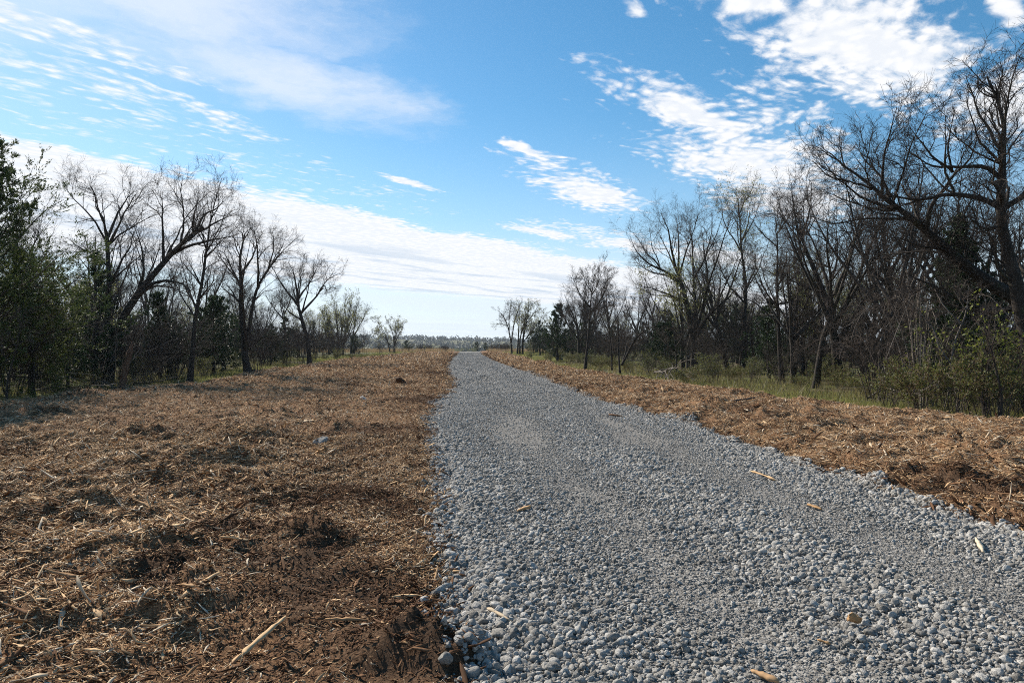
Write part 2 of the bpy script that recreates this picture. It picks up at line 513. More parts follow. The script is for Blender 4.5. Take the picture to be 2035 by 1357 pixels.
for _k in range(90):                                             # smaller heaps left by the mulcher, all over
    _d = _r.uniform(6, 60) if _k % 3 else _r.uniform(4, 16)
    _s = -1 if _r.random() < 0.66 else 1
    _x = (xl0(_d) - 0.5 - _r.random() * min(12, 0.75 * _d)) if _s < 0 else xr0(_d) + 0.3 + _r.random() * 5
    LUMPS.append((np.array((_x, _d, 0.0)), _r.uniform(0.05, 0.15), _r.uniform(0.12, 0.4) * (1 + _d / 50)))


def mulch_z(x, d, side):
    if np.ndim(x) == 0:
        return mulch_z(np.atleast_1d(x), np.atleast_1d(d), side)[0]
    z = gz(x, d)
    if side < 0:
        inn = xl(d) - x; out = x - ml(d)
    else:
        inn = x - xr(d); out = mr(d) - x
    amp = 0.45 + 0.55 * sm(0.6, 2.2, inn)                        # smoother strip of dirt beside the road on the left
    if side > 0:
        amp = 1.0
    z = z + 0.035 + (0.11 if side > 0 else 0.05) * sm(0.0, 0.7, inn)
    z = z + amp * (0.16 * fbm(x * 0.8, d * 0.8, 3, 41) + 0.125 * fbm(x * 3.1, d * 3.1, 4, 42) * sm(120, 20, d) + 0.05 * np.abs(fbm(x * 9, d * 9, 3, 43)) * sm(16, 6, d))
    for c, h, r in LUMPS:
        m = (np.abs(x - c[0]) < 2.4 * r) & (np.abs(d - c[1]) < 2.4 * r)
        if m.any():
            xm, dm = x[m], d[m]
            z[m] += h * np.exp(-((xm - c[0]) ** 2 + (dm - c[1]) ** 2) / (r * r)) * (0.85 + 0.9 * fbm(xm * 7, dm * 7, 3, 44))
    w_in = sm(-0.25, 0.10, inn)
    w_out = sm(-0.1, 0.6, out)
    return gz(x, d) - 0.06 + (z - gz(x, d) + 0.06) * w_in * w_out


def soil_shade_mask(x, d, side):  # dark soil, plus backlit shade of clump and right bank painted in
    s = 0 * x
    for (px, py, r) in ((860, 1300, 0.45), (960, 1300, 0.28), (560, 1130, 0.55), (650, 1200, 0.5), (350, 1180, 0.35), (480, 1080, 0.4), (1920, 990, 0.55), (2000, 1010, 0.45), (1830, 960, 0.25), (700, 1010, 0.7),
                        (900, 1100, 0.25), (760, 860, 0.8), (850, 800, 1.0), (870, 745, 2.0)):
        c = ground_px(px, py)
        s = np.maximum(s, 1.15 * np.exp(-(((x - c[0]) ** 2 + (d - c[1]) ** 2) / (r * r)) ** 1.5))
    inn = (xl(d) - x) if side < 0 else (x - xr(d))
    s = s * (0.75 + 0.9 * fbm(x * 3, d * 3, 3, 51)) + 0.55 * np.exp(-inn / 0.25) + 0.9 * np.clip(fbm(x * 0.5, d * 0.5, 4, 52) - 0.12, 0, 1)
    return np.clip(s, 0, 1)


def strip(name, dlist, nc, f_l, f_r, fz, mat, soil_shade=None, skew=1.0):
    D = np.repeat(dlist[:, None], nc, 1)
    u = np.linspace(0, 1, nc)
    u = u ** skew if skew > 0 else 1 - (1 - u) ** (-skew)
    a, b = f_l(D), f_r(D)
    X = a + (b - a) * u[None]
    Z = fz(X, D)
    me = mesh(name, np.stack([X, D, Z], -1), grid_faces(len(dlist), nc), smooth=True, mats=[mat])
    if soil_shade is not None:
        at_ = me.attributes.new('soil_shade', 'FLOAT', 'POINT')
        at_.data.foreach_set('value', soil_shade(X, D).astype(np.float32).ravel())
    return tag(obj(name, me), kind='structure')


dd = np.concatenate([np.linspace(-8, 2.4, 30)[:-1], np.geomspace(2.4, 30, 400)[:-1], np.geomspace(30, 200, 150)])
road = strip('gravel_road', dd, 110, lambda d: xl(d) - 0.2, lambda d: xr(d) + 0.2, road_z, M_road)
# finer grid near the road, where the camera stands
mulch_l = strip('mulch_ground', dd, 270, lambda d: xl(d) + 0.25, lambda d: ml(d) - 0.5, lambda x, d: mulch_z(x, d, -1), M_mulch, lambda x, d: soil_shade_mask(x, d, -1), 1.6)
mulch_r = strip('mulch_verge', dd, 160, lambda d: xr(d) - 0.25, lambda d: mr(d) + 0.5, lambda x, d: mulch_z(x, d, 1), M_mulch, lambda x, d: soil_shade_mask(x, d, 1), 1.2)
print('surfaces done')


# ------------------------------------------------------------------ stones and chips: a few shapes, 300 of each as single pieces, the rest as one mass
def ico(sub=1):
    p = (1 + 5 ** .5) / 2
    V = [(-1, p, 0), (1, p, 0), (-1, -p, 0), (1, -p, 0), (0, -1, p), (0, 1, p), (0, -1, -p), (0, 1, -p), (p, 0, -1), (p, 0, 1), (-p, 0, -1), (-p, 0, 1)]
    V = [np.array(v) / np.linalg.norm(v) for v in V]
    Fc = [(0, 11, 5), (0, 5, 1), (0, 1, 7), (0, 7, 10), (0, 10, 11), (1, 5, 9), (5, 11, 4), (11, 10, 2), (10, 7, 6), (7, 1, 8), (3, 9, 4), (3, 4, 2), (3, 2, 6), (3, 6, 8), (3, 8, 9), (4, 9, 5), (2, 4, 11), (6, 2, 10), (8, 6, 7), (9, 8, 1)]
    for _ in range(sub):
        cache = {}; N = []
        def mid(a, b):
            k = (min(a, b), max(a, b))
            if k not in cache:
                m = V[a] + V[b]; V.append(m / np.linalg.norm(m)); cache[k] = len(V) - 1
            return cache[k]
        for a, b, c in Fc:
            x, y, z = mid(a, b), mid(b, c), mid(c, a)
            N += [(a, x, z), (b, y, x), (c, z, y), (x, y, z)]
        Fc = N
    return np.array(V), np.array(Fc)


def stone_mesh(name, seed, sub=1, mat=None):
    r = np.random.default_rng(seed)
    V, Fc = ico(sub)
    V = V.copy()
    for _ in range(9 + 4 * sub):                                   # chop flat facets, as crushed rock has
        n = r.normal(size=3); n /= np.linalg.norm(n)
        h = r.uniform(0.42, 0.80)
        dpt = V @ n
        V -= np.where(dpt > h, dpt - h, 0)[:, None] * n
    V *= np.array((1.0, r.uniform(0.65, 0.95), r.uniform(0.5, 0.8)))
    V += r.normal(size=V.shape) * 0.045
    V *= 0.70
    return mesh(name, V, tris=Fc, mats=[mat or M_stone])


def chip_mesh(name, seed, mat, n=5, wide=0.16, thick=0.06, curl=0.12, fray=0.5):
    """a torn sliver of wood one unit long, tapering to ragged ends"""
    r = np.random.default_rng(seed)
    t = np.linspace(-0.5, 0.5, n)
    wd = wide * (0.25 + 0.75 * np.clip(1.15 - (np.abs(t) * 2) ** 2.5, 0, 1)) * r.uniform(1 - fray, 1 + fray * 0.4, n) * 0.5
    th = thick * r.uniform(0.5, 1.1, n) * 0.5
    cy = curl * (t * t * r.normal() * 2) + r.normal(0, 0.012, n)
    cz = curl * (t * t * r.uniform(-1.5, 2.0)) + r.normal(0, 0.010, n)
    tw = r.normal() * 1.2 * t
    V = []
    for k in range(n):
        for (a, b) in ((-1, -1), (1, -1), (1, 1), (-1, 1)):
            yy, zz = a * wd[k], b * th[k]
            V.append((t[k] + r.normal(0, 0.02), cy[k] + yy * math.cos(tw[k]) - zz * math.sin(tw[k]), cz[k] + yy * math.sin(tw[k]) + zz * math.cos(tw[k])))
    Q = []
    for k in range(n - 1):
        for j in range(4):
            a = k * 4 + j; b = k * 4 + (j + 1) % 4
            Q.append((a, b, b + 4, a + 4))
    Q += [(3, 2, 1, 0), tuple((n - 1) * 4 + j for j in range(4))]
    return mesh(name, V, Q, mats=[mat])


STONES = [stone_mesh('stone', 100 + k, 1) for k in range(7)]
CHIPS = []
CHIP_KIND = []
for k, (m, nn) in enumerate(((M_chip_tan, 5), (M_chip_dark, 4), (M_chip_pale, 3))):
    for j in range(nn):
        CHIPS.append(chip_mesh('wood_chip', 300 + 10 * k + j, m, n=4 + j % 2, wide=(0.12, 0.2, 0.09, 0.3, 0.07)[j], thick=(0.05, 0.06, 0.05, 0.07, 0.045)[j], curl=(0.1, 0.25, 0.35, 0.1, 0.5)[j]))
        CHIP_KIND.append(k)
CHIP_KIND = np.array(CHIP_KIND)


def scatter_group(name, variants):
    """node group: a copy of one of the given pieces on every point, turned and sized by the point's attributes"""
    ng = bpy.data.node_groups.new(name, 'GeometryNodeTree')
    ng.interface.new_socket('Geometry', in_out='INPUT', socket_type='NodeSocketGeometry')
    ng.interface.new_socket('Geometry', in_out='OUTPUT', socket_type='NodeSocketGeometry')
    N = ng.nodes
    gi = N.new('NodeGroupInput'); go = N.new('NodeGroupOutput')
    join = N.new('GeometryNodeJoinGeometry')
    for v in variants:
        oi = N.new('GeometryNodeObjectInfo'); oi.inputs['Object'].default_value = v; oi.transform_space = 'ORIGINAL'
        g2 = N.new('GeometryNodeGeometryToInstance')
        ng.links.new(oi.outputs['Geometry'], g2.inputs[0])
        ng.links.new(g2.outputs[0], join.inputs[0])

    def attr(nm, typ):
        a = N.new('GeometryNodeInputNamedAttribute'); a.data_type = typ; a.inputs[0].default_value = nm
        return a.outputs[0]
    iop = N.new('GeometryNodeInstanceOnPoints')
    ng.links.new(gi.outputs[0], iop.inputs['Points'])
    ng.links.new(join.outputs[0], iop.inputs['Instance'])
    iop.inputs['Pick Instance'].default_value = True
    ng.links.new(attr('idx', 'INT'), iop.inputs['Instance Index'])
    ng.links.new(attr('rot', 'FLOAT_VECTOR'), iop.inputs['Rotation'])
    ng.links.new(attr('scl', 'FLOAT_VECTOR'), iop.inputs['Scale'])
    ng.links.new(iop.outputs[0], go.inputs[0])
    return ng


def scatter(name, variants, P, rot, scl, idx, parent):
    # join puts the last-linked piece first, so count the index from the end
    me = mesh(name, P)
    for nm, typ, arr in (('rot', 'FLOAT_VECTOR', rot), ('scl', 'FLOAT_VECTOR', scl)):
        a = me.attributes.new(nm, typ, 'POINT'); a.data.foreach_set('vector', np.asarray(arr, np.float32).ravel())
    a = me.attributes.new('idx', 'INT', 'POINT'); a.data.foreach_set('value', np.asarray(len(variants) - 1 - idx, np.int32))
    o = obj(name, me, parent)
    md = o.modifiers.new('scatter', 'NODES'); md.node_group = scatter_group(name, variants)
    return tag(o, kind='stuff')


def pieces(name, meshes, P, rot, scl, idx, parent):
    first = {}
    for p, r_, s_, k in zip(P, rot, scl, idx):
        o = obj(name, meshes[k], parent)
        o.location = p; o.rotation_euler = r_; o.scale = s_
        first.setdefault(int(k), o)
    return first


def in_view(x, d, m=2.0):
    return np.abs(x) < 0.80 * d + m


# --- stones on the road
NS = 340000
u = rng.random(NS)
dS = np.where(rng.random(NS) < 0.62, rng.uniform(2.4, 11, NS), 11 / (1 - rng.random(NS) * (1 - (11 / 118.) ** 0.7)) ** (1 / 0.7))
xa, xb = xl(dS), xr(dS)
cross = rng.random(NS)
edge_pull = rng.random(NS) < 0.14
off = np.abs(rng.normal(0, 0.08, NS)) * np.sign(rng.random(NS) - 0.3)
xS = np.where(edge_pull, np.where(rng.random(NS) < 0.6, xa - off * -1 - 0.02, xb + off * 0.6), xa + (xb - xa) * cross)
coarse = fbm(xS * 0.9, dS * 0.35, 3, 61)
ue = np.minimum(xS - xa, xb - xS)
trk = np.exp(-((xS - (xa + xb) / 2 + 0.85) / 0.4) ** 2) + np.exp(-((xS - (xa + xb) / 2 - 0.95) / 0.4) ** 2)
keep = in_view(xS, dS) & (rng.random(NS) < np.clip(0.75 + 0.9 * coarse - 0.45 * trk + 0.3 * np.exp(-ue / 0.4), 0.12, 1))
xS, dS, ue, trk, coarse = xS[keep], dS[keep], ue[keep], trk[keep], coarse[keep]
n = len(xS)
szS = np.clip(np.exp(rng.normal(math.log(0.0195), 0.5, n)), 0.006, 0.06) * (1 + 0.45 * np.clip(coarse, -0.5, 0.6) - 0.34 * trk + 0.22 * np.exp(-np.clip(ue, 0, 9) / 0.25))
szS = np.maximum(szS * (0.85 + 0.15 * np.clip(dS / 6, 0, 1)), np.minimum(0.0021 * dS, 0.085))
zS = np.maximum(road_z(xS, dS), np.where(ue < 0.1, np.where(xS < 0.5 * (xl(dS) + xr(dS)), mulch_z(xS, dS, -1), mulch_z(xS, dS, 1)), -9)) + szS * rng.uniform(-0.05, 0.22, n)
PS = np.stack([xS, dS, zS], 1)
rotS = np.stack([rng.normal(0, 0.35, n), rng.normal(0, 0.35, n), rng.uniform(0, 6.28, n)], 1)
sclS = szS[:, None] * rng.uniform(0.8, 1.2, (n, 3))
idS = rng.integers(0, len(STONES), n)
app = szS / dS * (np.abs(xS) < 0.74 * dS) * (dS > 3.3)
order = np.argsort(-app)
top, rest_i = order[:300], order[300:]
first = pieces('stone', STONES, PS[top], rotS[top], sclS[top], idS[top], road)
scatter('gravel', [first[k] for k in range(len(STONES))], PS[rest_i], rotS[rest_i], sclS[rest_i], idS[rest_i], road)
print('stones', n)


# --- chips on the mulch
def chips(side, N, dmin, dknee, dmax, frac, parent, seed):
    r = np.random.default_rng(seed)
    d = np.where(r.random(N) < frac, np.sqrt(r.uniform(dmin ** 2, dknee ** 2, N)), dknee / (1 - r.random(N) * (1 - (dknee / dmax) ** 0.5)) ** 2)
    lo, hi = (np.maximum(ml(d), -0.80 * d - 1.2), xl(d) + 0.03) if side < 0 else (xr(d) - 0.03, np.minimum(mr(d), 0.8 * d + 1.2))
    x = lo + (hi - lo) * r.random(N)
    inn = (xl(d) - x) if side < 0 else (x - xr(d))
    so = soil_shade_mask(x, d, side)
    bare = np.exp(-((inn - 0.9) / 0.8) ** 2) if side < 0 else 0 * x       # trodden dirt strip beside the road carries only fine bits
    keep = (hi > lo) & (r.random(N) < np.clip(1.1 - 0.25 * bare - 0.10 * so + 0.5 * fbm(x * 1.2, d * 1.2, 3, 71), 0.2, 1))
    x, d, inn, so, bare = x[keep], d[keep], inn[keep], so[keep], bare[keep]
    n = len(x)
    L = np.clip(np.exp(r.normal(math.log(0.037), 0.68, n)), 0.010, 0.24) * (1 - 0.45 * bare)
    L = np.maximum(L * 1.0, 0.0055 * d * r.uniform(0.6, 1.4, n))
    flow = 2.2 * fbm(x * 0.5, d * 0.5, 2, 72)
    rot = np.stack([r.normal(0, 0.5, n), r.normal(0, 0.28, n), flow + r.normal(0, 0.9, n)], 1)
    z = mulch_z(x, d, side) + L * np.abs(np.sin(rot[:, 1])) * 0.35 + L * 0.02 + r.uniform(-0.004, 0.012, n)
    fat = np.clip(0.045 / L, 0.6, 1.6)
    s = np.stack([L, L * fat * r.uniform(0.7, 1.3, n), L * fat * r.uniform(0.7, 1.2, n)], 1)
    pk = np.clip(so * 0.75 + 0.16 + 0.5 * np.clip(fbm(x * 1.7, d * 1.7, 3, 73), -0.3, 1) + 0.2 * bare, 0.05, 0.95)
    kind = np.where(r.random(n) < pk, 1, np.where(r.random(n) < 0.30, 2, 0))
    idx = np.zeros(n, int)
    for k in range(3):
        c = np.flatnonzero(CHIP_KIND == k)
        idx = np.where(kind == k, c[r.integers(0, len(c), n)], idx)
    P = np.stack([x, d, z], 1)
    app = L / d * (np.abs(x) < 0.74 * d) * (d > 3.3)
    o = np.argsort(-app)
    first = pieces('wood_chip', CHIPS, P[o[:300]], rot[o[:300]], s[o[:300]], idx[o[:300]], parent)
    for k in range(len(CHIPS)):
        if k not in first:
            j = o[300 + int(np.flatnonzero(idx[o[300:]] == k)[0])]
            first.update(pieces('wood_chip', CHIPS, P[[j]], rot[[j]], s[[j]], idx[[j]], parent))
    q = o[300:]
    scatter('shredded_mulch', [first[k] for k in range(len(CHIPS))], P[q], rot[q], s[q], idx[q], parent)
    return n


print('chips', chips(-1, 430000, 2.6, 12.0, 100.0, 0.62, mulch_l, 5), chips(1, 170000, 4.6, 13.0, 100.0, 0.42, mulch_r, 6))


# ------------------------------------------------------------------ branching
def tubes(P, Rd, sides):
    """P (B,N,3), Rd (B,N) -> vertices and quads of B tubes"""
    B, N, _ = P.shape
    Tn = np.gradient(P, axis=1)
    Tn /= np.linalg.norm(Tn, axis=2, keepdims=True) + 1e-9
    m = P[:, -1] - P[:, 0]
    m /= np.linalg.norm(m, axis=1, keepdims=True) + 1e-9
    ref = np.where(np.abs(m[:, 2:3]) > 0.8, np.array([[1.0, 0, 0]]), np.array([[0, 0, 1.0]]))
    U = np.cross(Tn, ref[:, None, :]); U /= np.linalg.norm(U, axis=2, keepdims=True) + 1e-9
    W = np.cross(Tn, U)
    a = np.arange(sides) * 2 * math.pi / sides
    V = P[:, :, None, :] + Rd[:, :, None, None] * (np.cos(a)[None, None, :, None] * U[:, :, None, :] + np.sin(a)[None, None, :, None] * W[:, :, None, :])
    base = (np.arange(B) * N * sides)[:, None, None]
    k = (np.arange(N - 1) * sides)[None, :, None]
    j = np.arange(sides)[None, None, :]; j2 = (np.arange(sides) + 1)[None, None, :] % sides
    Q = np.stack([base + k + j, base + k + j2, base + k + sides + j2, base + k + sides + j], -1)
    return V.reshape(-1, 3), Q.reshape(-1, 4)


class Acc:
    def __init__(self): self.V = []; self.Q = []; self.T = []; self.n = 0
    def add(self, V, Q=None, T=None):
        if Q is not None and len(Q): self.Q.append(np.asarray(Q) + self.n)
        if T is not None and len(T): self.T.append(np.asarray(T) + self.n)
        self.V.append(V); self.n += len(V)
    def mesh(self, name, mat, smooth=True):
        if not self.V: return None
        return mesh(name, np.concatenate(self.V), np.concatenate(self.Q) if self.Q else None, np.concatenate(self.T) if self.T else None, smooth, [mat])


def resample(pts, n, r, wob=0.0):
    """smooth curve through the given points"""
    pts = np.asarray(pts, float)
    P = np.vstack([2 * pts[0] - pts[1], pts, 2 * pts[-1] - pts[-2]])
    seg = np.linalg.norm(np.diff(pts, axis=0), axis=1)
    cum = np.concatenate([[0], np.cumsum(seg)])
    s = np.linspace(0, cum[-1], n)
    i = np.clip(np.searchsorted(cum, s, side='right') - 1, 0, len(pts) - 2)
    t = ((s - cum[i]) / np.maximum(seg[i], 1e-6))[:, None]
    p0, p1, p2, p3 = P[i], P[i + 1], P[i + 2], P[i + 3]
    out = 0.5 * ((2 * p1) + (-p0 + p2) * t + (2 * p0 - 5 * p1 + 4 * p2 - p3) * t * t + (-p0 + 3 * p1 - 3 * p2 + p3) * t ** 3)
    if wob:
        k = r.normal(size=(n, 3)) * wob
        k[0] = 0
        out[1:-1] += (k[1:-1] + k[:-2] + k[2:]) / 3
    return out, cum[-1]


def sprout(P, Rd, Ln, r, per, length, N, ang=(25, 60), up=0.25, wander=0.18, tmin=0.2, rmax=0.01, rmin=0.003, rfrac=0.6, tip=0.45, lvar=(0.5, 1.2)):
    """side branches on every given branch; per = count for each branch (array)"""
    B, M, _ = P.shape
    par = np.repeat(np.arange(B), per)
    n = len(par)
    if n == 0:
        return np.zeros((0, N, 3)), np.zeros((0, N)), np.zeros(0)
    t = tmin + (1 - tmin) * r.random(n) ** 0.8
    f = t * (M - 1); i = np.clip(f.astype(int), 0, M - 2); g = (f - i)[:, None]
    p = P[par, i] * (1 - g) + P[par, i + 1] * g
    rp = Rd[par, i] * (1 - g[:, 0]) + Rd[par, i + 1] * g[:, 0]
    tg = P[par, i + 1] - P[par, i]; tg /= np.linalg.norm(tg, axis=1, keepdims=True) + 1e-9
    rv = r.normal(size=(n, 3)); rv -= (rv * tg).sum(1, keepdims=True) * tg
    rv[:, 2] += 0.15
    rv /= np.linalg.norm(rv, axis=1, keepdims=True) + 1e-9
    a = np.radians(r.uniform(ang[0], ang[1], n))[:, None]
    d = tg * np.cos(a) + rv * np.sin(a)
    L = length[par] * r.uniform(lvar[0], lvar[1], n) * (1 - tip * t)
    step = (L / (N - 1))[:, None]
    out = np.empty((n, N, 3)); out[:, 0] = p
    for k in range(1, N):
        out[:, k] = out[:, k - 1] + d * step
        d = d + r.normal(size=(n, 3)) * wander
        d[:, 2] += up / (N - 1) * 2
        d /= np.linalg.norm(d, axis=1, keepdims=True)
    r0 = np.clip(rp * rfrac, rmin * 1.1, rmax)
    rad = r0[:, None] * (1 - np.linspace(0, 1, N)[None] * 0.72)
    rad = np.maximum(rad, rmin)
    if N == 2:
        rad[:, 1] = rmin * 0.5
    return out, rad, L


def diamonds(C, size, r, elong=1.6, axis=None):
    """one small two-faced leaf at every point"""
    n = len(C)
    a = r.normal(size=(n, 3)) if axis is None else axis + r.normal(size=(n, 3)) * 0.45
    a /= np.linalg.norm(a, axis=1, keepdims=True) + 1e-9
    b = np.cross(a, r.normal(size=(n, 3))); b /= np.linalg.norm(b, axis=1, keepdims=True) + 1e-9
    s = (size * r.uniform(0.6, 1.3, n))[:, None]
    V = np.stack([C - a * s * elong * 0.5, C + b * s * 0.5, C + a * s * elong * 0.5, C - b * s * 0.5], 1).reshape(-1, 3)
    return V, np.arange(4 * n).reshape(n, 4)


def grow(limbs, H, seed, dens=1.0, rmin=0.0036, twig_levels=3, up=0.16, trunk_sides=9, leaf_n=0, leaf_size=0.03, k1=2.5, k2=8, k3=8, l1=0.27, l2=0.125, l3=0.065, ang=(25, 60), tmin0=0.3):
    """limbs: list of (points (m), r0, r1, bears_twigs).  Returns trunk, crown and leaf geometry"""
    r = np.random.default_rng(seed)
    trunk, crown = Acc(), Acc()
    N0 = 14
    LP, LR, LL = [], [], []
    for pts, r0, r1, bears in limbs:
        P, L = resample(pts, N0, r, 0.012 * H * 0.35)
        t = np.linspace(0, 1, N0)
        Rr = r1 + (r0 - r1) * (1 - t) ** 1.05
        if bears == 2:                                             # a trunk flares at the foot
            Rr = Rr * (1 + 0.35 * np.exp(-t * 16))
        Rr = Rr * (1 + r.normal(0, 0.04, N0))
        V, Q = tubes(P[None], Rr[None], trunk_sides if r0 > 0.05 else 6)
        trunk.add(V, Q)
        if bears:
            LP.append(P); LR.append(Rr); LL.append(L)
    LP, LR, LL = np.array(LP), np.array(LR), np.array(LL)
    per = np.maximum(1, np.round(LL * k1 * dens)).astype(int)
    P1, R1, L1 = sprout(LP, LR, LL, r, per, np.minimum(l1 * H, LL * 0.75), 8, ang, up, 0.24, tmin0, rmax=0.024, rmin=rmin * 1.2, tip=0.5)
    V, Q = tubes(P1, R1, 5); crown.add(V, Q)
    per = np.maximum(1, np.round(k2 * np.clip(L1 / (l1 * H * 0.7), 0.3, 1.5) * dens * r.uniform(.8, 1.2, len(L1)))).astype(int)
    P2, R2, L2 = sprout(P1, R1, L1, r, per, np.minimum(l2 * H, L1 * 0.8), 5, (25, 65), up * 0.9, 0.27, 0.15, rmax=0.010, rmin=rmin)
    V, Q = tubes(P2, R2, 3); crown.add(V, Q)
    ends = [P2[:, -1], P2[:, 2]]
    if twig_levels >= 3:
        per = np.maximum(1, np.round(k3 * dens * r.uniform(.6, 1.4, len(L2)))).astype(int)
        P3, R3, L3 = sprout(P2, R2, L2, r, per, np.minimum(l3 * H, L2 * 0.8), 2, (28, 72), up * 0.7, 0.25, 0.15, rmax=0.007, rmin=rmin * 0.8)
        V, Q = tubes(P3, R3, 3); crown.add(V, Q)
        # twigs straight off the limbs as well
        per = np.maximum(1, np.round(LL * 1.6 * dens)).astype(int)
        P4, R4, L4 = sprout(LP, LR, LL, r, per, np.full(len(LL), l2 * H * 0.7), 4, (30, 75), up, 0.25, tmin0, rmax=0.010, rmin=rmin)
        V, Q = tubes(P4, R4, 3); crown.add(V, Q)
        ends += [P3[:, -1], (P3[:, 0] + P3[:, 1]) / 2]
    leaves = None
    if leaf_n:
        E = np.concatenate(ends)
        C = E[r.integers(0, len(E), leaf_n)] + r.normal(0, leaf_size * 1.2, (leaf_n, 3))
        leaves = Acc(); V, Q = diamonds(C, leaf_size, r); leaves.add(V, Q)
    return trunk, crown, leaves


def make_tree(name, trunk, crown, leaves, loc, m_trunk, m_twig, m_leaf, label, cat='tree', group=None):
    e = obj(name, None, None, tuple(loc))
    tag(e, label, cat, group)
    obj('trunk', trunk.mesh('trunk', m_trunk), e)
    c = obj('crown', crown.mesh('crown', m_twig), e)
    if leaves is not None:
        obj('leaves', leaves.mesh('leaves', m_leaf, False), c)
    return e


def photo_tree(name, label, d, limbs, seed, base=None, m_trunk=None, m_twig=None, m_leaf=None, **kw):
    """limbs: list of (pixel points, width at start px, width at end px, bears).  The first is the trunk; it is carried down to the ground."""
    r = np.random.default_rng(seed + 999)
    x0 = (limbs[0][0][0][0] - CX) / F * d
    loc = np.array((x0, d, float(gz(x0, d))))
    out = []
    tops = []
    for k, (pts, w0, w1, bears) in enumerate(limbs):
        W = np.array([at(px, HY - (HY - py) * (0.95 if py < HY else 1.0), d) for px, py in pts]) - loc
        if k == 0:
            W[0, 2] = -0.1
        lat = np.concatenate([[0], np.cumsum(np.linalg.norm(np.diff(W, axis=0), axis=1))])
        slope = (0.05 if bears == 2 else r.uniform(0.2, 0.6) * r.choice([-1, 1]))
        W[:, 1] += lat * slope * (0.6 + 0.4 * lat / max(lat[-1], 1e-6))
        if k > 0 and bears != 2:                                    # start where the limb it springs from really is in depth
            best = min((np.linalg.norm(Q[:, [0, 2]] - W[0, [0, 2]], axis=1).min(), Q[np.linalg.norm(Q[:, [0, 2]] - W[0, [0, 2]], axis=1).argmin(), 1]) for Q in tops)
            W[:, 1] += best[1] - W[0, 1]
        fine, _ = resample(W, 30, r)
        tops.append(fine)
        out.append((W, w0 * 0.36 / F * d, max(0.007, w1 * (0.16 if w1 < 4 else 0.33) / F * d), bears))
        if bears and k > 0 and lat[-1] > 1.5:                       # a limb of the same kind on the far or near side, so the crown is round
            M = W.copy()
            M[:, 1] = W[0, 1] - (W[:, 1] - W[0, 1]) * r.uniform(0.7, 1.3) + lat * 0.35 * -np.sign(slope)
            M[:, 0] = W[0, 0] + (W[:, 0] - W[0, 0]) * r.uniform(0.45, 0.85)
            M[:, 2] = W[0, 2] + (W[:, 2] - W[0, 2]) * r.uniform(0.8, 0.95)
            out.append((M, w0 * 0.27 / F * d, 0.008, bears))
    H = max(W[:, 2].max() for W, *_ in out)
    t, c, l = grow(out, H, seed, **kw)
    return make_tree(name, t, c, l, loc, m_trunk or M_bark_dark, m_twig or M_twig, m_leaf or M_bud, label)


# ---- left-hand row
photo_tree('bare_tree', 'bare tree with upright trunk behind the leaning tree on the left', 31,
           [([(205, 745), (209, 640), (214, 560), (205, 500), (203, 450)], 22, 10, 2), ([(204, 470), (190, 420), (168, 385), (160, 350)], 8, 2, 1), ([(204, 455), (212, 400), (222, 365), (228, 345)], 9, 2, 1),
            ([(205, 475), (240, 430), (270, 400), (300, 375)], 8, 2, 1), ([(208, 520), (175, 490), (150, 465)], 7, 2, 1), ([(212, 545), (180, 530), (158, 500)], 6, 2, 1), ([(212, 560), (240, 510), (262, 480), (275, 440)], 8, 2, 1)], 11,
           m_trunk=M_bark_dark, k1=2.2)
photo_tree('bare_tree', 'thick bare tree leaning strongly to the right over brush on the left', 30,
           [([(212, 752), (228, 660), (262, 590), (300, 535), (335, 490), (370, 455), (395, 435)], 30, 10, 2), ([(268, 582), (300, 560), (335, 553), (370, 558), (395, 575)], 12, 4, 1), ([(335, 490), (380, 470), (420, 455), (455, 440)], 10, 2, 1),
            ([(318, 510), (325, 450), (335, 400), (345, 370)], 9, 2, 1), ([(270, 575), (285, 520), (282, 470), (275, 430)], 9, 2, 1), ([(375, 450), (390, 410), (415, 385), (430, 360)], 8, 2, 1), ([(385, 445), (420, 420), (452, 400)], 7, 2, 1), ([(350, 475), (365, 420), (370, 370), (380, 340)], 7, 2, 1)], 12,
           k1=2.0)
photo_tree('bare_tree', 'tall slender straight bare tree at the mulch edge on the left', 31,
           [([(377, 760), (380, 690), (385, 630), (395, 560), (402, 490), (412, 410), (426, 350), (431, 328)], 15, 2, 2), ([(400, 500), (425, 460), (445, 430), (458, 405)], 5, 1.5, 1), ([(403, 480), (385, 440), (370, 400), (362, 380)], 5, 1.5, 1),
            ([(412, 420), (432, 390), (440, 360)], 4, 1.5, 1), ([(395, 560), (370, 520), (352, 495)], 5, 1.5, 1), ([(392, 590), (420, 560), (440, 520)], 5, 1.5, 1)], 13, k1=1.7)
photo_tree('bare_tree', 'twin stemmed bare tree rising behind a fan shaped shrub', 37,
           [([(494, 750), (484, 680), (478, 610), (475, 550), (472, 500), (480, 450)], 20, 4, 2), ([(490, 690), (498, 620), (512, 560), (535, 520), (565, 480), (585, 460)], 13, 2, 2), ([(475, 560), (450, 520), (430, 490), (415, 480)], 7, 2, 1), ([(474, 540), (490, 500), (495, 460), (500, 440)], 7, 2, 1),
            ([(510, 565), (520, 510), (525, 460), (520, 440)], 7, 2, 1), ([(478, 600), (450, 570), (430, 545)], 6, 2, 1), ([(530, 525), (545, 490), (550, 455)], 5, 2, 1)], 14, k1=2.3)
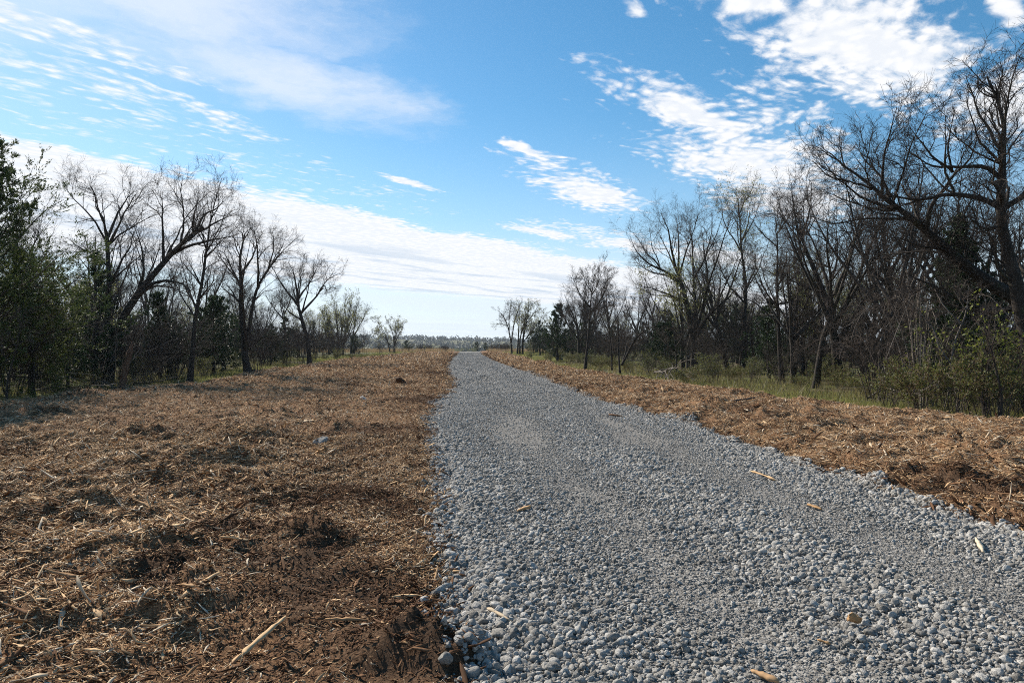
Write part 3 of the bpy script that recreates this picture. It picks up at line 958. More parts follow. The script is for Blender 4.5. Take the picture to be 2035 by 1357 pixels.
photo_tree('bare_tree', 'bare tree with curved trunk and crown spread right at the mulch corner', 56,
           [([(616, 727), (610, 680), (598, 630), (590, 600), (588, 570)], 14, 7, 2), ([(592, 605), (570, 570), (552, 535), (545, 515)], 7, 1.5, 1), ([(596, 620), (625, 580), (645, 545), (672, 528)], 7, 1.5, 1), ([(588, 575), (585, 540), (578, 510)], 6, 1.5, 1),
            ([(590, 590), (610, 550), (620, 515)], 6, 1.5, 1), ([(600, 635), (570, 615), (545, 590)], 5, 1.5, 1), ([(625, 580), (640, 560), (650, 570), (662, 560)], 4, 1.5, 1)], 15, k1=1.9, rmin=0.006)
photo_tree('budding_tree', 'vase shaped tree with pale green buds at the far left row', 92,
           [([(672, 712), (672, 680), (668, 640), (660, 605)], 6, 2, 2), ([(665, 711), (662, 670), (650, 630), (645, 605)], 5, 1.2, 2), ([(681, 711), (684, 670), (692, 620), (698, 585)], 6, 1.2, 2), ([(676, 700), (700, 650), (715, 610), (722, 600)], 4, 1.2, 1), ([(674, 690), (680, 630), (680, 580)], 4, 1.2, 1)], 16,
           k1=1.8, rmin=0.009, leaf_n=2600, leaf_size=0.085, k2=6, k3=4)
photo_tree('budding_tree', 'small rounded tree standing nearest the gap at the left row end', 122,
           [([(783, 703), (783, 680), (778, 655), (770, 635)], 4, 1.5, 2), ([(783, 685), (795, 655), (802, 637)], 3, 1, 1), ([(782, 680), (788, 650), (786, 628)], 3, 1, 1), ([(776, 703), (768, 670), (752, 640), (742, 630)], 3.4, 1, 2), ([(778, 690), (760, 668), (742, 655)], 2, 1, 1)], 17,
           k1=2.2, rmin=0.011, leaf_n=1600, leaf_size=0.10, k3=3)
# ---- right-hand row
photo_tree('bare_tree', 'small bare tree leading the far right row beside the road end', 102,
           [([(1017, 705), (1016, 685), (1010, 650), (1000, 625), (988, 612)], 5, 1.5, 2), ([(1016, 680), (1022, 640), (1030, 610), (1035, 595)], 4, 1, 1), ([(1012, 660), (1012, 625), (1018, 600)], 3, 1, 1), ([(1008, 645), (992, 640), (982, 648)], 2.4, 1, 1)], 21, k1=2.2, rmin=0.009, k3=4)
photo_tree('budding_tree', 'clump of slim grey stems with faint green buds in the far right row', 97,
           [([(1028, 707), (1030, 670), (1032, 630), (1030, 600)], 5, 1.2, 2), ([(1038, 708), (1040, 670), (1048, 630), (1052, 595)], 6, 1.2, 2), ([(1033, 707), (1036, 660), (1060, 620), (1072, 600)], 5, 1.2, 2), ([(1040, 680), (1062, 650), (1078, 625)], 3, 1, 1)], 22,
           k1=2.4, rmin=0.009, leaf_n=2000, leaf_size=0.08, k3=4)
photo_tree('bare_tree', 'slim upright bare tree standing in mulch at the right row edge', 46,
           [([(1163, 738), (1167, 690), (1172, 640), (1176, 590), (1180, 550), (1178, 522)], 8, 1.5, 2), ([(1175, 610), (1150, 575), (1138, 545)], 4, 1, 1), ([(1174, 620), (1200, 585), (1212, 555), (1215, 535)], 4, 1, 1), ([(1177, 580), (1190, 555), (1195, 530)], 3.5, 1, 1), ([(1172, 640), (1195, 620), (1210, 600)], 3.5, 1, 1),
            ([(1177, 575), (1165, 550), (1160, 530)], 3, 1, 1)], 23, k1=2.4, rmin=0.006)
photo_tree('bare_tree', 'many stemmed bare tree behind the dark cedar clump on the right', 62,
           [([(1150, 725), (1150, 680), (1145, 640), (1130, 600), (1122, 580)], 9, 2, 2), ([(1152, 700), (1160, 650), (1165, 610), (1160, 580)], 6, 1.5, 2), ([(1147, 670), (1120, 630), (1105, 600)], 5, 1.5, 1), ([(1150, 680), (1185, 630), (1200, 600)], 5, 1.5, 1)], 24, k1=2.5, rmin=0.007)
photo_tree('bare_sapling', 'pair of thin leaning saplings left of the wide crowned tree', 40,
           [([(1233, 735), (1228, 690), (1230, 640), (1225, 590)], 6, 1.5, 2), ([(1216, 735), (1214, 680), (1208, 630), (1212, 590)], 4.5, 1.2, 2), ([(1236, 725), (1255, 680), (1272, 655)], 7, 4, 1), ([(1229, 660), (1250, 620), (1258, 590)], 3, 1, 1), ([(1211, 660), (1195, 620), (1190, 600)], 3, 1, 1)], 25, k1=2.0, rmin=0.0055)
photo_tree('bare_tree', 'wide crowned bare tree forking low into three limbs on the right', 45,
           [([(1379, 742), (1379, 700), (1378, 668), (1372, 630), (1362, 580), (1352, 545)], 21, 11, 2), ([(1379, 675), (1388, 620), (1392, 560), (1398, 500), (1404, 440), (1408, 395)], 12, 2, 1), ([(1380, 672), (1405, 635), (1435, 605), (1470, 580), (1485, 560)], 12, 2, 1), ([(1357, 560), (1325, 535), (1285, 520), (1255, 495), (1240, 470)], 9, 1.5, 1),
            ([(1355, 550), (1335, 500), (1320, 450), (1300, 415)], 9, 1.5, 1), ([(1352, 548), (1355, 500), (1362, 440), (1365, 400)], 8, 1.5, 1), ([(1365, 595), (1330, 580), (1290, 570), (1260, 560)], 7, 1.5, 1), ([(1392, 545), (1420, 490), (1440, 440), (1445, 400)], 7, 1.5, 1), ([(1430, 610), (1450, 550), (1465, 500)], 6, 1.5, 1),
            ([(1310, 528), (1280, 480), (1262, 440)], 5, 1.5, 1)], 26, k1=1.7, dens=1.0)
photo_tree('budding_tree', 'tall narrow tree with yellow green buds beside the wide crowned tree', 47,
           [([(1480, 745), (1479, 680), (1484, 620), (1486, 560), (1478, 490), (1475, 420), (1468, 355)], 15, 2, 2), ([(1484, 600), (1455, 560), (1440, 520), (1435, 480)], 6, 1.5, 1), ([(1485, 570), (1510, 520), (1520, 470)], 6, 1.5, 1), ([(1478, 490), (1455, 440), (1448, 400), (1450, 375)], 5, 1.5, 1), ([(1477, 470), (1500, 420), (1510, 380)], 5, 1.5, 1),
            ([(1473, 410), (1490, 370), (1495, 350)], 4, 1.5, 1)], 27, k1=2.3, leaf_n=2600, leaf_size=0.055)
photo_tree('bare_tree', 'slender bare tree with straight dark trunk at the right grass edge', 31,
           [([(1554, 768), (1552, 720), (1549, 660), (1548, 590), (1550, 520), (1551, 450), (1546, 390)], 14, 2, 2), ([(1549, 610), (1520, 570), (1500, 530), (1492, 500)], 6, 1.5, 1), ([(1549, 560), (1575, 510), (1592, 470)], 6, 1.5, 1), ([(1551, 480), (1525, 440), (1510, 405)], 5, 1.5, 1), ([(1550, 450), (1570, 410), (1578, 380)], 5, 1.5, 1),
            ([(1549, 640), (1515, 600), (1480, 575), (1450, 560)], 6, 1.5, 1), ([(1549, 600), (1590, 590), (1620, 560)], 5, 1.5, 1)], 28, m_trunk=M_bark_dark, k1=1.9)
photo_tree('bare_tree', 'stout dark bare tree splitting into many upright limbs on the right', 31,
           [([(1666, 772), (1664, 720), (1660, 670), (1655, 630), (1645, 590), (1628, 540), (1610, 490), (1595, 440)], 27, 7, 2), ([(1660, 660), (1662, 600), (1665, 540), (1660, 480), (1655, 420), (1650, 370)], 15, 2, 1), ([(1664, 680), (1690, 630), (1712, 580), (1730, 530), (1745, 480), (1765, 430)], 14, 2, 1), ([(1612, 495), (1585, 440), (1570, 390), (1560, 350)], 8, 2, 1),
            ([(1600, 455), (1610, 400), (1605, 350)], 7, 2, 1), ([(1663, 560), (1690, 500), (1700, 440), (1705, 390)], 8, 2, 1), ([(1715, 575), (1700, 520), (1715, 470)], 6, 2, 1), ([(1640, 575), (1605, 560), (1570, 530)], 7, 2, 1), ([(1735, 515), (1780, 490), (1810, 470)], 6, 1.5, 1), ([(1655, 440), (1630, 400), (1628, 360)], 5, 1.5, 1)], 29, m_trunk=M_bark_dark, k1=1.9)
photo_tree('bare_tree', 'bare tree half hidden left of the stout dark tree', 39,
           [([(1627, 752), (1624, 700), (1620, 640), (1610, 580), (1600, 520), (1592, 450), (1590, 380)], 15, 2, 2), ([(1618, 620), (1580, 570), (1560, 520), (1550, 480)], 7, 1.5, 1), ([(1608, 570), (1640, 520), (1650, 470)], 6, 1.5, 1), ([(1598, 510), (1575, 450), (1570, 400)], 6, 1.5, 1), ([(1595, 470), (1620, 420), (1630, 370)], 5, 1.5, 1)], 30, k1=2.1)
photo_tree('bare_tree', 'dim bare tree right of the stout dark tree behind tangled vines', 36,
           [([(1740, 755), (1738, 700), (1740, 640), (1748, 590), (1750, 540)], 14, 6, 2), ([(1748, 590), (1770, 540), (1790, 490), (1800, 450)], 7, 1.5, 1), ([(1745, 600), (1720, 560), (1700, 520)], 6, 1.5, 1), ([(1750, 545), (1745, 490), (1755, 440)], 6, 1.5, 1)], 31, k1=2.2)
photo_tree('bare_tree', 'large bare tree with heavy trunk at the right edge of the picture', 16.5,
           [([(2062, 838), (2050, 700), (2030, 580), (2012, 480), (2003, 400), (2008, 300), (2018, 220), (2005, 150), (1990, 110)], 54, 5, 2), ([(2005, 395), (1970, 368), (1925, 357), (1880, 362), (1835, 352), (1805, 330)], 18, 3, 1), ([(2006, 330), (1975, 302), (1930, 300), (1895, 290), (1870, 255)], 14, 3, 1), ([(2010, 270), (1980, 200), (1968, 140), (1962, 95)], 10, 2, 1),
            ([(2004, 400), (2040, 370), (2070, 320), (2110, 240)], 18, 3, 1), ([(2008, 300), (1960, 255), (1935, 210), (1920, 170)], 9, 2, 1), ([(1930, 358), (1905, 310), (1890, 250), (1880, 205)], 8, 2, 1), ([(2016, 220), (2040, 160), (2050, 100)], 9, 2, 1), ([(2008, 430), (1960, 440), (1910, 420), (1860, 430)], 9, 2, 1),
            ([(2025, 560), (1980, 520), (1960, 470), (1900, 440)], 9, 2, 1), ([(2012, 250), (2000, 190), (2020, 130)], 6, 2, 1)], 32, m_trunk=M_bark_dark, m_twig=M_twig_dark, dens=1.08, rmin=0.0038, k1=2.6, trunk_sides=12, l1=0.24, l2=0.13)
photo_tree('bare_tree', 'huge bare tree whose heavy limb slants up leftwards above the cedar', 18.0,
           [([(2150, 835), (2130, 740), (2090, 650), (2040, 600), (1965, 545), (1905, 490), (1850, 440), (1805, 400), (1768, 365)], 64, 12, 2), ([(1770, 368), (1740, 325), (1715, 290), (1695, 255), (1680, 225)], 11, 2, 1), ([(1800, 396), (1755, 390), (1710, 372), (1660, 345), (1625, 318)], 10, 2, 1), ([(1855, 445), (1856, 390), (1880, 340), (1900, 310), (1898, 265)], 13, 2, 1),
            ([(1790, 385), (1785, 330), (1765, 270), (1762, 225)], 9, 2, 1), ([(1830, 420), (1790, 415), (1740, 412), (1690, 420), (1640, 400)], 9, 2, 1), ([(1755, 350), (1720, 330), (1680, 310), (1660, 270)], 7, 2, 1), ([(1880, 330), (1850, 300), (1830, 260), (1815, 215)], 8, 2, 1), ([(1900, 490), (1855, 480), (1800, 478), (1740, 470)], 9, 2, 1),
            ([(2050, 605), (1950, 612), (1870, 585), (1800, 560), (1740, 540)], 14, 3, 1), ([(2100, 660), (2110, 560), (2120, 450), (2140, 330)], 24, 4, 1)], 33, m_trunk=M_bark_dark, m_twig=M_twig_dark, dens=1.05, rmin=0.0038, k1=2.2, trunk_sides=12, l1=0.24, l2=0.12)
print('photo trees done')


# ------------------------------------------------------------------ cedars
def cedar_geo(H, Rb, seed, nb=90, nsub=7, ntw=4, nleaf=8, lsize=0.028, elong=3.6, ragged=0.35, low=0.06, power=0.75, lift=0.45):
    r = np.random.default_rng(seed)
    trunk = Acc()
    P = np.array([[0, 0, -0.1], [r.normal(0, .03) * H * .3, r.normal(0, .03) * H * .3, H * 0.4], [r.normal(0, .02) * H, r.normal(0, .02) * H, H * 0.97]])
    P, _ = resample(P, 12, r)
    V, Q = tubes(P[None], np.linspace(0.026 * H, 0.006, 12)[None], 7); trunk.add(V, Q)
    h = low + (1 - low) * (np.arange(nb) + r.random(nb)) / nb
    az = np.arange(nb) * 2.4 + r.normal(0, .5, nb)
    prof = (1 - h) ** power * np.clip(0.45 + h * 3.2, 0, 1)
    L = Rb * (prof + 0.05) * r.uniform(1 - ragged, 1 + ragged, nb)
    f = h * 11; i = np.clip(f.astype(int), 0, 10)
    st = P[i] * (1 - (f - i))[:, None] + P[i + 1] * (f - i)[:, None]
    el = lift + 0.5 * h + r.normal(0, .15, nb)
    d = np.stack([np.cos(az) * np.cos(el), np.sin(az) * np.cos(el), np.sin(el)], 1)
    N = 7
    B = np.empty((nb, N, 3)); B[:, 0] = st
    for k in range(1, N):
        B[:, k] = B[:, k - 1] + d * (L / (N - 1))[:, None]
        d = d + r.normal(0, .12, (nb, 3)); d[:, 2] += 0.04; d /= np.linalg.norm(d, axis=1, keepdims=True)
    BR = np.maximum(0.012 * H * 0.3 * (1 - 0.8 * np.linspace(0, 1, N))[None] * np.sqrt(L / Rb + 0.05)[:, None], 0.004)
    V, Q = tubes(B, BR, 4); trunk.add(V, Q)
    per = np.maximum(2, np.round(nsub * (0.4 + 0.8 * L / L.max()))).astype(int)
    P1, R1, L1 = sprout(B, BR, L, r, per, L * 0.42 + 0.1, 5, (25, 60), 0.15, 0.15, 0.15, rmax=0.01, rmin=0.003, tip=0.4)
    V, Q = tubes(P1, R1, 3); trunk.add(V, Q)
    P2, R2, L2 = sprout(P1, R1, L1, r, np.full(len(L1), ntw), np.clip(L1 * 0.5, 0.08, 0.5), 4, (20, 60), 0.2, 0.2, 0.05, rmax=0.005, rmin=0.002, tip=0.3)
    t = r.random((len(P2), nleaf)); k = np.clip((t * 3).astype(int), 0, 2); g = t * 3 - k
    bi = np.arange(len(P2))[:, None]
    C = P2[bi, k] * (1 - g[..., None]) + P2[bi, k + 1] * g[..., None]
    ax = (P2[:, -1] - P2[:, 0]); ax /= np.linalg.norm(ax, axis=1, keepdims=True) + 1e-9
    ax = np.repeat(ax[:, None], nleaf, 1).reshape(-1, 3)
    C = C.reshape(-1, 3) + r.normal(0, lsize * 0.8, (C.shape[0] * nleaf, 3))
    V, Q = diamonds(C, lsize, r, elong, ax)
    fol = Acc(); fol.add(V, Q)
    return trunk, fol


def cedar(name, label, loc, geo, mat=None, group=None):
    e = tag(obj(name, None, None, tuple(loc)), label, 'tree', group)
    obj('trunk', geo[0].mesh('trunk', M_bark_dark), e)
    obj('crown', geo[1].mesh('crown', mat or M_cedar, False), e)
    return e


def spot(px, d):
    x = (px - CX) / F * d
    return np.array((x, d, float(gz(x, d))))


cedar('cedar_tree', 'tall feathery dark green cedar cut off by the left edge', spot(-35, 21.0), cedar_geo(8.0, 3.3, 1, 150, 9, 6, 12, 0.025, 3.8, 0.5, 0.10, 0.62))
cedar('cedar_tree', 'olive green cedar with drooping boughs in front of the leaning tree', spot(62, 23.5), cedar_geo(4.6, 2.3, 2, 110, 9, 5, 9, 0.024, 3.6, 0.4, 0.04, 0.5, 0.2), leaf('cedar_olive', (0.030, 0.046, 0.012), (0.095, 0.115, 0.032), 0.3))
cedar('cedar_tree', 'dark conical cedar behind tangled vines near the right edge', spot(1905, 20.2), cedar_geo(5.5, 1.7, 3, 120, 8, 4, 10, 0.036, 3.0, 0.2, 0.03, 0.85, 0.35), M_cedar_dark)
cedar('cedar_tree', 'dark green cedar clump filling the gap beside slim upright tree on the right', spot(1108, 66), cedar_geo(5.6, 2.0, 4, 70, 6, 4, 7, 0.06, 2.8, 0.3, 0.03, 0.8), M_cedar_dark)
cedar('cedar_tree', 'rounded dark cedar between twin stemmed tree and slender tree on the left', spot(425, 39), cedar_geo(4.3, 1.9, 5, 70, 6, 4, 9, 0.042, 2.8, 0.4, 0.03, 0.6), M_cedar_dark)
cedar('cedar_tree', 'green cedar under the leaning tree on the left', spot(318, 35), cedar_geo(4.4, 1.5, 6, 70, 6, 4, 9, 0.040, 2.8, 0.4, 0.03, 0.7), M_cedar_dark)
CED = [cedar_geo(1.0 * h, rr, 40 + k, 60, 6, 4, 8, 0.045, 2.8, 0.4, 0.03, p) for k, (h, rr, p) in enumerate(((5.0, 1.8, 0.8), (4.0, 1.9, 0.55), (6.0, 1.7, 0.9)))]


# ------------------------------------------------------------------ stock of woodland trees and shrubs, planted many times
def random_tree(H, seed, spread=0.3, nl=5, fork=0.3, leaf_n=0, leaf_size=0.06, **kw):
    r = np.random.default_rng(seed)
    lean = r.normal(0, 0.06, 2) * H
    top = np.array([lean[0] * fork * 2, lean[1] * fork * 2, H * fork])
    limbs = [([(0, 0, -0.15), top * 0.5 + r.normal(0, .02, 3) * H, top, top + np.array([lean[0], lean[1], H * 0.3]), np.array([lean[0] * 2.2, lean[1] * 2.2, H * 0.86])], 0.017 * H, 0.012, 2)]
    for k in range(nl):
        a = k * 2 * math.pi / nl + r.normal(0, .5)
        s = top * r.uniform(0.75, 1.5)
        sp = spread * H * r.uniform(0.6, 1.2); hh = H * r.uniform(0.72, 0.95)
        o = np.array([math.cos(a), math.sin(a), 0])
        limbs.append(([s, s + o * sp * 0.35 + np.array([0, 0, (hh - s[2]) * 0.28]), s + o * sp * 0.75 + np.array([0, 0, (hh - s[2]) * 0.65]), s + o * sp + np.array([0, 0, hh - s[2]])], 0.010 * H, 0.009, 1))
    return grow(limbs, H, seed, leaf_n=leaf_n, leaf_size=leaf_size, **kw)


def random_shrub(H, seed, stems=14, spread=0.5, leaf_n=0, leaf_size=0.03, r0=0.012, k1=3.0, levels=2, up=0.2, foot=0.12, **kw):
    r = np.random.default_rng(seed)
    limbs = []
    for k in range(stems):
        a = r.uniform(0, 6.28); f = np.array([math.cos(a), math.sin(a), 0])
        b = f * r.uniform(0, foot) * H
        sp = spread * H * r.uniform(0.2, 1.1); hh = H * r.uniform(0.55, 1.0)
        limbs.append(([b + (0, 0, -0.05), b + f * sp * 0.25 + (0, 0, hh * 0.4), b + f * sp * 0.6 + (0, 0, hh * 0.75) + r.normal(0, .04, 3) * H, b + f * sp + (0, 0, hh)], r0 * r.uniform(.7, 1.2), 0.004, 1))
    return grow(limbs, H, seed, twig_levels=levels, trunk_sides=5, leaf_n=leaf_n, leaf_size=leaf_size, k1=k1, k2=4, l1=0.35, l2=0.17, l3=0.08, up=up, tmin0=0.25, **kw)


STOCK = {}


def stock(key, geo, m_t, m_c, m_l=None):
    STOCK[key] = (geo[0].mesh('trunk', m_t), geo[1].mesh('crown', m_c, geo[1].Q is not None and m_l is not False), geo[2].mesh('leaves', m_l, False) if len(geo) > 2 and geo[2] is not None else None)


for k, (H, sp, nl, fk) in enumerate(((9.5, 0.28, 5, 0.28), (11, 0.2, 4, 0.4), (8, 0.34, 6, 0.2), (10, 0.24, 5, 0.33), (7, 0.26, 4, 0.25))):
    stock('bare%d' % k, random_tree(H, 500 + k, sp, nl, fk, k2=5, k3=4, rmin=0.0055), M_bark_dark if k % 2 else M_bark_grey, M_twig if k % 2 else M_twig_dark)
stock('bud0', random_tree(9, 520, 0.3, 5, 0.25, 2400, 0.075, k2=5, k3=3, rmin=0.0065), M_bark_grey, M_twig, M_bud)
stock('bud1', random_tree(7.5, 521, 0.36, 6, 0.18, 2600, 0.075, k2=5, k3=3, rmin=0.0065), M_bark_grey, M_twig_pale, M_bud)
for k in range(3):
    stock('cedar%d' % k, CED[k], M_bark_dark, M_cedar_dark, False)
stock('thicket0', random_shrub(3.4, 540, 16, 0.45, k1=2.6, levels=3, k3=3, rmin=0.0045), M_twig_dark, M_twig)
stock('thicket1', random_shrub(2.6, 541, 18, 0.6, k1=3.0, levels=3, k3=3, rmin=0.0045), M_twig, M_twig_dark)
stock('thicket2', random_shrub(4.6, 542, 12, 0.3, k1=2.4, levels=3, k3=3, rmin=0.0045), M_twig_dark, M_twig_dark)
stock('weed0', random_shrub(1.25, 550, 20, 0.65, 1500, 0.034, 0.006, k1=5, levels=2, rmin=0.003), M_twig, M_dry, M_olive)
stock('weed1', random_shrub(0.9, 551, 22, 0.9, 1500, 0.032, 0.005, k1=6, levels=2, rmin=0.003), M_dry, M_dry, M_olive)
stock('weed2', random_shrub(1.7, 552, 16, 0.45, 1300, 0.036, 0.007, k1=4, levels=2, rmin=0.003), M_twig, M_twig_pale, M_olive)
stock('spring0', random_shrub(2.4, 560, 12, 0.45, 650, 0.040, 0.012, k1=3, levels=2, rmin=0.0035), M_twig_dark, M_twig, M_lime)


def plant(name, key, loc, label, cat, group, scale=1.0, zrot=None, part='trunk'):
    e = tag(obj(name, None, None, tuple(loc)), label, cat, group)
    e.rotation_euler = (0, 0, random.uniform(0, 6.28) if zrot is None else zrot)
    e.scale = (scale * random.uniform(.92, 1.08), scale * random.uniform(.92, 1.08), scale)
    t, c, l = STOCK[key]
    obj(part, t, e)
    cc = obj('crown', c, e)
    if l is not None:
        obj('leaves', l, cc)
    return e


# what the copies are called; those of one group cannot be told apart in the crowd
def wood_side(side, seed, n_bare, n_cedar, n_thick, n_weed, nm):
    r = random.Random(seed)
    edge_f = (lambda d: float(mr(np.array(d)))) if side > 0 else (lambda d: float(ml(np.array(d))))
    taken = []

    def pick(lo, hi, dmin, dmax, gap, pw=1.0):
        for _ in range(200):
            d = dmin * (dmax / dmin) ** (r.random() ** pw)
            x = edge_f(d) + side * (lo + (hi - lo) * r.random())
            if abs(x) > 0.77 * d + 1.6: continue
            if side > 0 and 16.5 < d < 27 and x - edge_f(d) < 3.2: continue          # open grass before the stout tree
            if any((x - a) ** 2 + (d - b) ** 2 < gap * gap for a, b in taken): continue
            taken.append((x, d))
            return (x, d, float(gz(x, d)))
        return None
    def where(p):
        return 'near its close end' if p[1] < 38 else 'about halfway along' if p[1] < 68 else 'towards its far end'
    SHAPE = ('spreading', 'tall narrow', 'low forking', 'upright', 'small')
    for k in range(n_bare):
        p = pick(4.5, 38, 24, 125, 1.3); q_ = r.randrange(5)
        if p: plant('bare_tree' if k % 5 else 'budding_tree', ('bare%d' % q_) if k % 5 else 'bud%d' % r.randrange(2), p,
                    (SHAPE[q_] + ' grey bare tree' if k % 5 else 'tree with greenish buds') + ' deep in the %s woodland %s' % (nm, where(p)), 'tree', 'woodland trees behind the %s row' % nm, r.uniform(0.72, 1.0))
    for k in range(n_cedar):
        p = pick(3.0, 24, 23, 115, 1.5)
        if p: plant('cedar_tree', 'cedar%d' % r.randrange(3), p, 'dark green cedar among bare trunks inside the %s woodland %s' % (nm, where(p)), 'tree', 'understorey cedars on the %s' % nm, r.uniform(0.6, 1.0))
    for k in range(n_thick):
        p = pick(4.0 if side > 0 else 1.0, 20, 19, 110, 0.8)
        q_ = r.randrange(3)
        if p: plant('bare_shrub', 'thicket%d' % q_, p, ('bushy', 'broad low', 'tall thin')[q_] + ' leafless brush between trunks of the %s woodland %s' % (nm, where(p)), 'shrub', 'leafless brush on the %s' % nm, r.uniform(0.7, 1.15), part='stems')
    for k in range(n_weed):
        p = pick(0.6, 6.5, 15 if side > 0 else 20, 80, 0.55, 1.25)
        q_ = r.randrange(3)
        if p: plant('weedy_shrub', 'weed%d' % q_, p, ('bushy', 'low spreading', 'tall thin')[q_] + ' olive weedy shrub along the %s mulch edge %s' % (nm, where(p)), 'shrub', 'weedy shrubs along the %s edge' % nm, r.uniform(0.5, 0.95), part='stems')


wood_side(1, 3, 66, 52, 125, 66, 'right')
wood_side(-1, 4, 56, 26, 130, 34, 'left')

# shrubs that stand out
plant('bare_shrub', 'thicket1', spot(512, 38.5), 'dark fan shaped leafless shrub at the foot of the twin stemmed tree', 'shrub', None, 1.0, 0.4, 'stems')
plant('leafy_shrub', 'spring0', spot(1955, 15.6), 'bright yellow green leafy shrub at the right picture edge', 'shrub', None, 1.1, 1.0, 'stems')
plant('leafy_shrub', 'spring0', spot(1880, 18.2), 'smaller yellow green leafy shrub beneath the conical cedar', 'shrub', None, 0.9, 2.6, 'stems')
plant('leafy_shrub', 'spring0', spot(2040, 17.0), 'tall yellow green shrub half outside the right picture edge', 'shrub', None, 1.15, 4.0, 'stems')
for px, d, sc, lab in ((1830, 16.2, 1.05, 'dense olive weeds at the foot of the tangled vines'), (1900, 15.2, 1.1, 'olive weedy shrub in front of the conical cedar'), (1985, 14.9, 1.2, 'olive weedy shrub against mulch at the right edge'), (1765, 17.5, 0.9, 'olive weedy shrub left of the tangled vines')):
    plant('weedy_shrub', 'weed0', spot(px, d), lab, 'shrub', None, sc, None, 'stems')


def vine(name, label, px, d, seed, n=26, H=3.4, mat=M_twig):
    r = np.random.default_rng(seed)
    limbs = []
    for k in range(n):
        a = r.uniform(0, 6.28); f = np.array([math.cos(a), math.sin(a), 0])
        b = f * r.uniform(0, .5); hh = H * r.uniform(.45, 1); sp = r.uniform(.4, 1.9)
        drop = r.uniform(0.1, 0.7)
        limbs.append(([b + (0, 0, -.05), b + f * sp * .2 + (0, 0, hh * .6), b + f * sp * .55 + (0, 0, hh) + r.normal(0, .12, 3), b + f * sp + (0, 0, hh * (1 - drop * .5)) + r.normal(0, .15, 3), b + f * sp * 1.25 + (0, 0, hh * (1 - drop)) + r.normal(0, .15, 3)],
                      0.016 * r.uniform(.6, 1.5), 0.005, 1))
    t, c, _ = grow(limbs, H, seed, twig_levels=3, trunk_sides=5, k1=2.2, k2=4, k3=2, l1=.3, l2=.14, l3=.06, up=-0.15, wander=None) if False else grow(limbs, H, seed, twig_levels=3, trunk_sides=5, k1=2.2, k2=4, k3=2, l1=.3, l2=.14, l3=.06, up=-0.1)
    e = tag(obj(name, None, None, tuple(spot(px, d))), label, 'vine')
    obj('stems', t.mesh('stems', mat), e)
    obj('tendrils', c.mesh('tendrils', M_twig), e)


vine('tangled_vine', 'arching mass of tangled grey vines in front of the conical cedar', 1835, 18.0, 71, 20, 3.6, M_twig_pale)
vine('tangled_vine', 'lower tangle of brown vines left of the conical cedar', 1755, 19.5, 72, 13, 2.4, M_twig)
photo_tree('bare_sapling', 'dark crooked sapling standing in mulch at the right picture edge', 14.6, [([(1985, 838), (1990, 770), (1975, 700), (1962, 640), (1970, 590)], 9, 3, 2), ([(1975, 700), (1995, 650), (2010, 610)], 5, 2, 1), ([(1965, 650), (1940, 610), (1935, 570)], 4, 2, 1)], 73, m_trunk=M_bark_dark, k1=2.0)
photo_tree('bare_sapling', 'pale double stemmed sapling in front of the conical cedar', 17.0, [([(1905, 815), (1900, 760), (1893, 720), (1905, 670), (1925, 620), (1935, 560)], 11, 3, 2), ([(1893, 722), (1875, 690), (1868, 650), (1850, 610)], 6, 2, 1), ([(1915, 640), (1890, 600), (1885, 560)], 5, 2, 1)], 74, m_trunk=M_twig_pale, k1=2.2)
photo_tree('bare_sapling', 'thin dark sapling in mulch at the left picture edge', 19.3, [([(12, 806), (14, 760), (22, 720), (34, 660), (40, 620)], 6, 2, 2), ([(20, 725), (8, 690), (5, 660)], 3, 1.5, 1), ([(24, 710), (45, 680), (55, 655)], 3, 1.5, 1)], 75, m_trunk=M_bark_dark, k1=2.0)
photo_tree('bare_sapling', 'thin sapling on grass between slender and stout trees on the right', 30, [([(1585, 770), (1580, 720), (1588, 660), (1580, 600)], 5, 1.5, 2), ([(1585, 690), (1600, 650), (1604, 620)], 3, 1.5, 1)], 76, k1=2.0)
photo_tree('bare_sapling', 'thin leaning sapling under the wide crowned tree', 33, [([(1345, 755), (1345, 715), (1342, 670), (1332, 620)], 5, 1.5, 2), ([(1343, 690), (1362, 660), (1370, 630)], 3, 1.5, 1), ([(1344, 700), (1320, 680), (1300, 655)], 3, 1.5, 1)], 77, k1=2.0)

# broken snag and fallen branches on the left
r_ = np.random.default_rng(91)
P, _ = resample([(0, 0, -0.1), (0.03, 0, 0.5), (0.16, 0.02, 1.1), (0.34, 0.05, 1.85)], 14, r_, 0.02)
V, Q = tubes(P[None], (np.array([.13] * 3 + [.12, .115, .11, .115, .12, .115, .11, .10, .075, .045, .012]) * r_.uniform(.9, 1.1, 14))[None], 9)
tag(obj('broken_snag', mesh('broken_snag', V + r_.normal(0, .008, V.shape), Q, smooth=True, mats=[M_rust]), None, tuple(spot(244, 26.5))), 'reddish broken snag leaning right below the leaning tree', 'snag')


def lying(name, label, pts, wpx, seed, mat, lift=0.12, k1=2.0, cat='branch'):
    """a cast-off branch lying on the ground, its points taken from the photograph"""
    W = []
    for px, py in pts:
        g = ground_px(px, py)
        g[2] += lift
        W.append(g)
    W = np.array(W); W[0, 2] -= lift * .6; W[-1, 2] += lift * .6
    loc = W[0].copy(); d = loc[1]
    t, c, _ = grow([(W - loc, wpx * .5 / F * d, wpx * .2 / F * d, 1)], max(1.0, float(np.linalg.norm(W[-1] - W[0])) * 1.4), seed, twig_levels=2, trunk_sides=6, k1=k1, k2=2, l1=.3, l2=.12, up=.1, rmin=.004)
    e = tag(obj(name, None, None, tuple(loc)), label, cat)
    obj('stem', t.mesh('stem', mat), e); obj('twigs', c.mesh('twigs', mat), e)


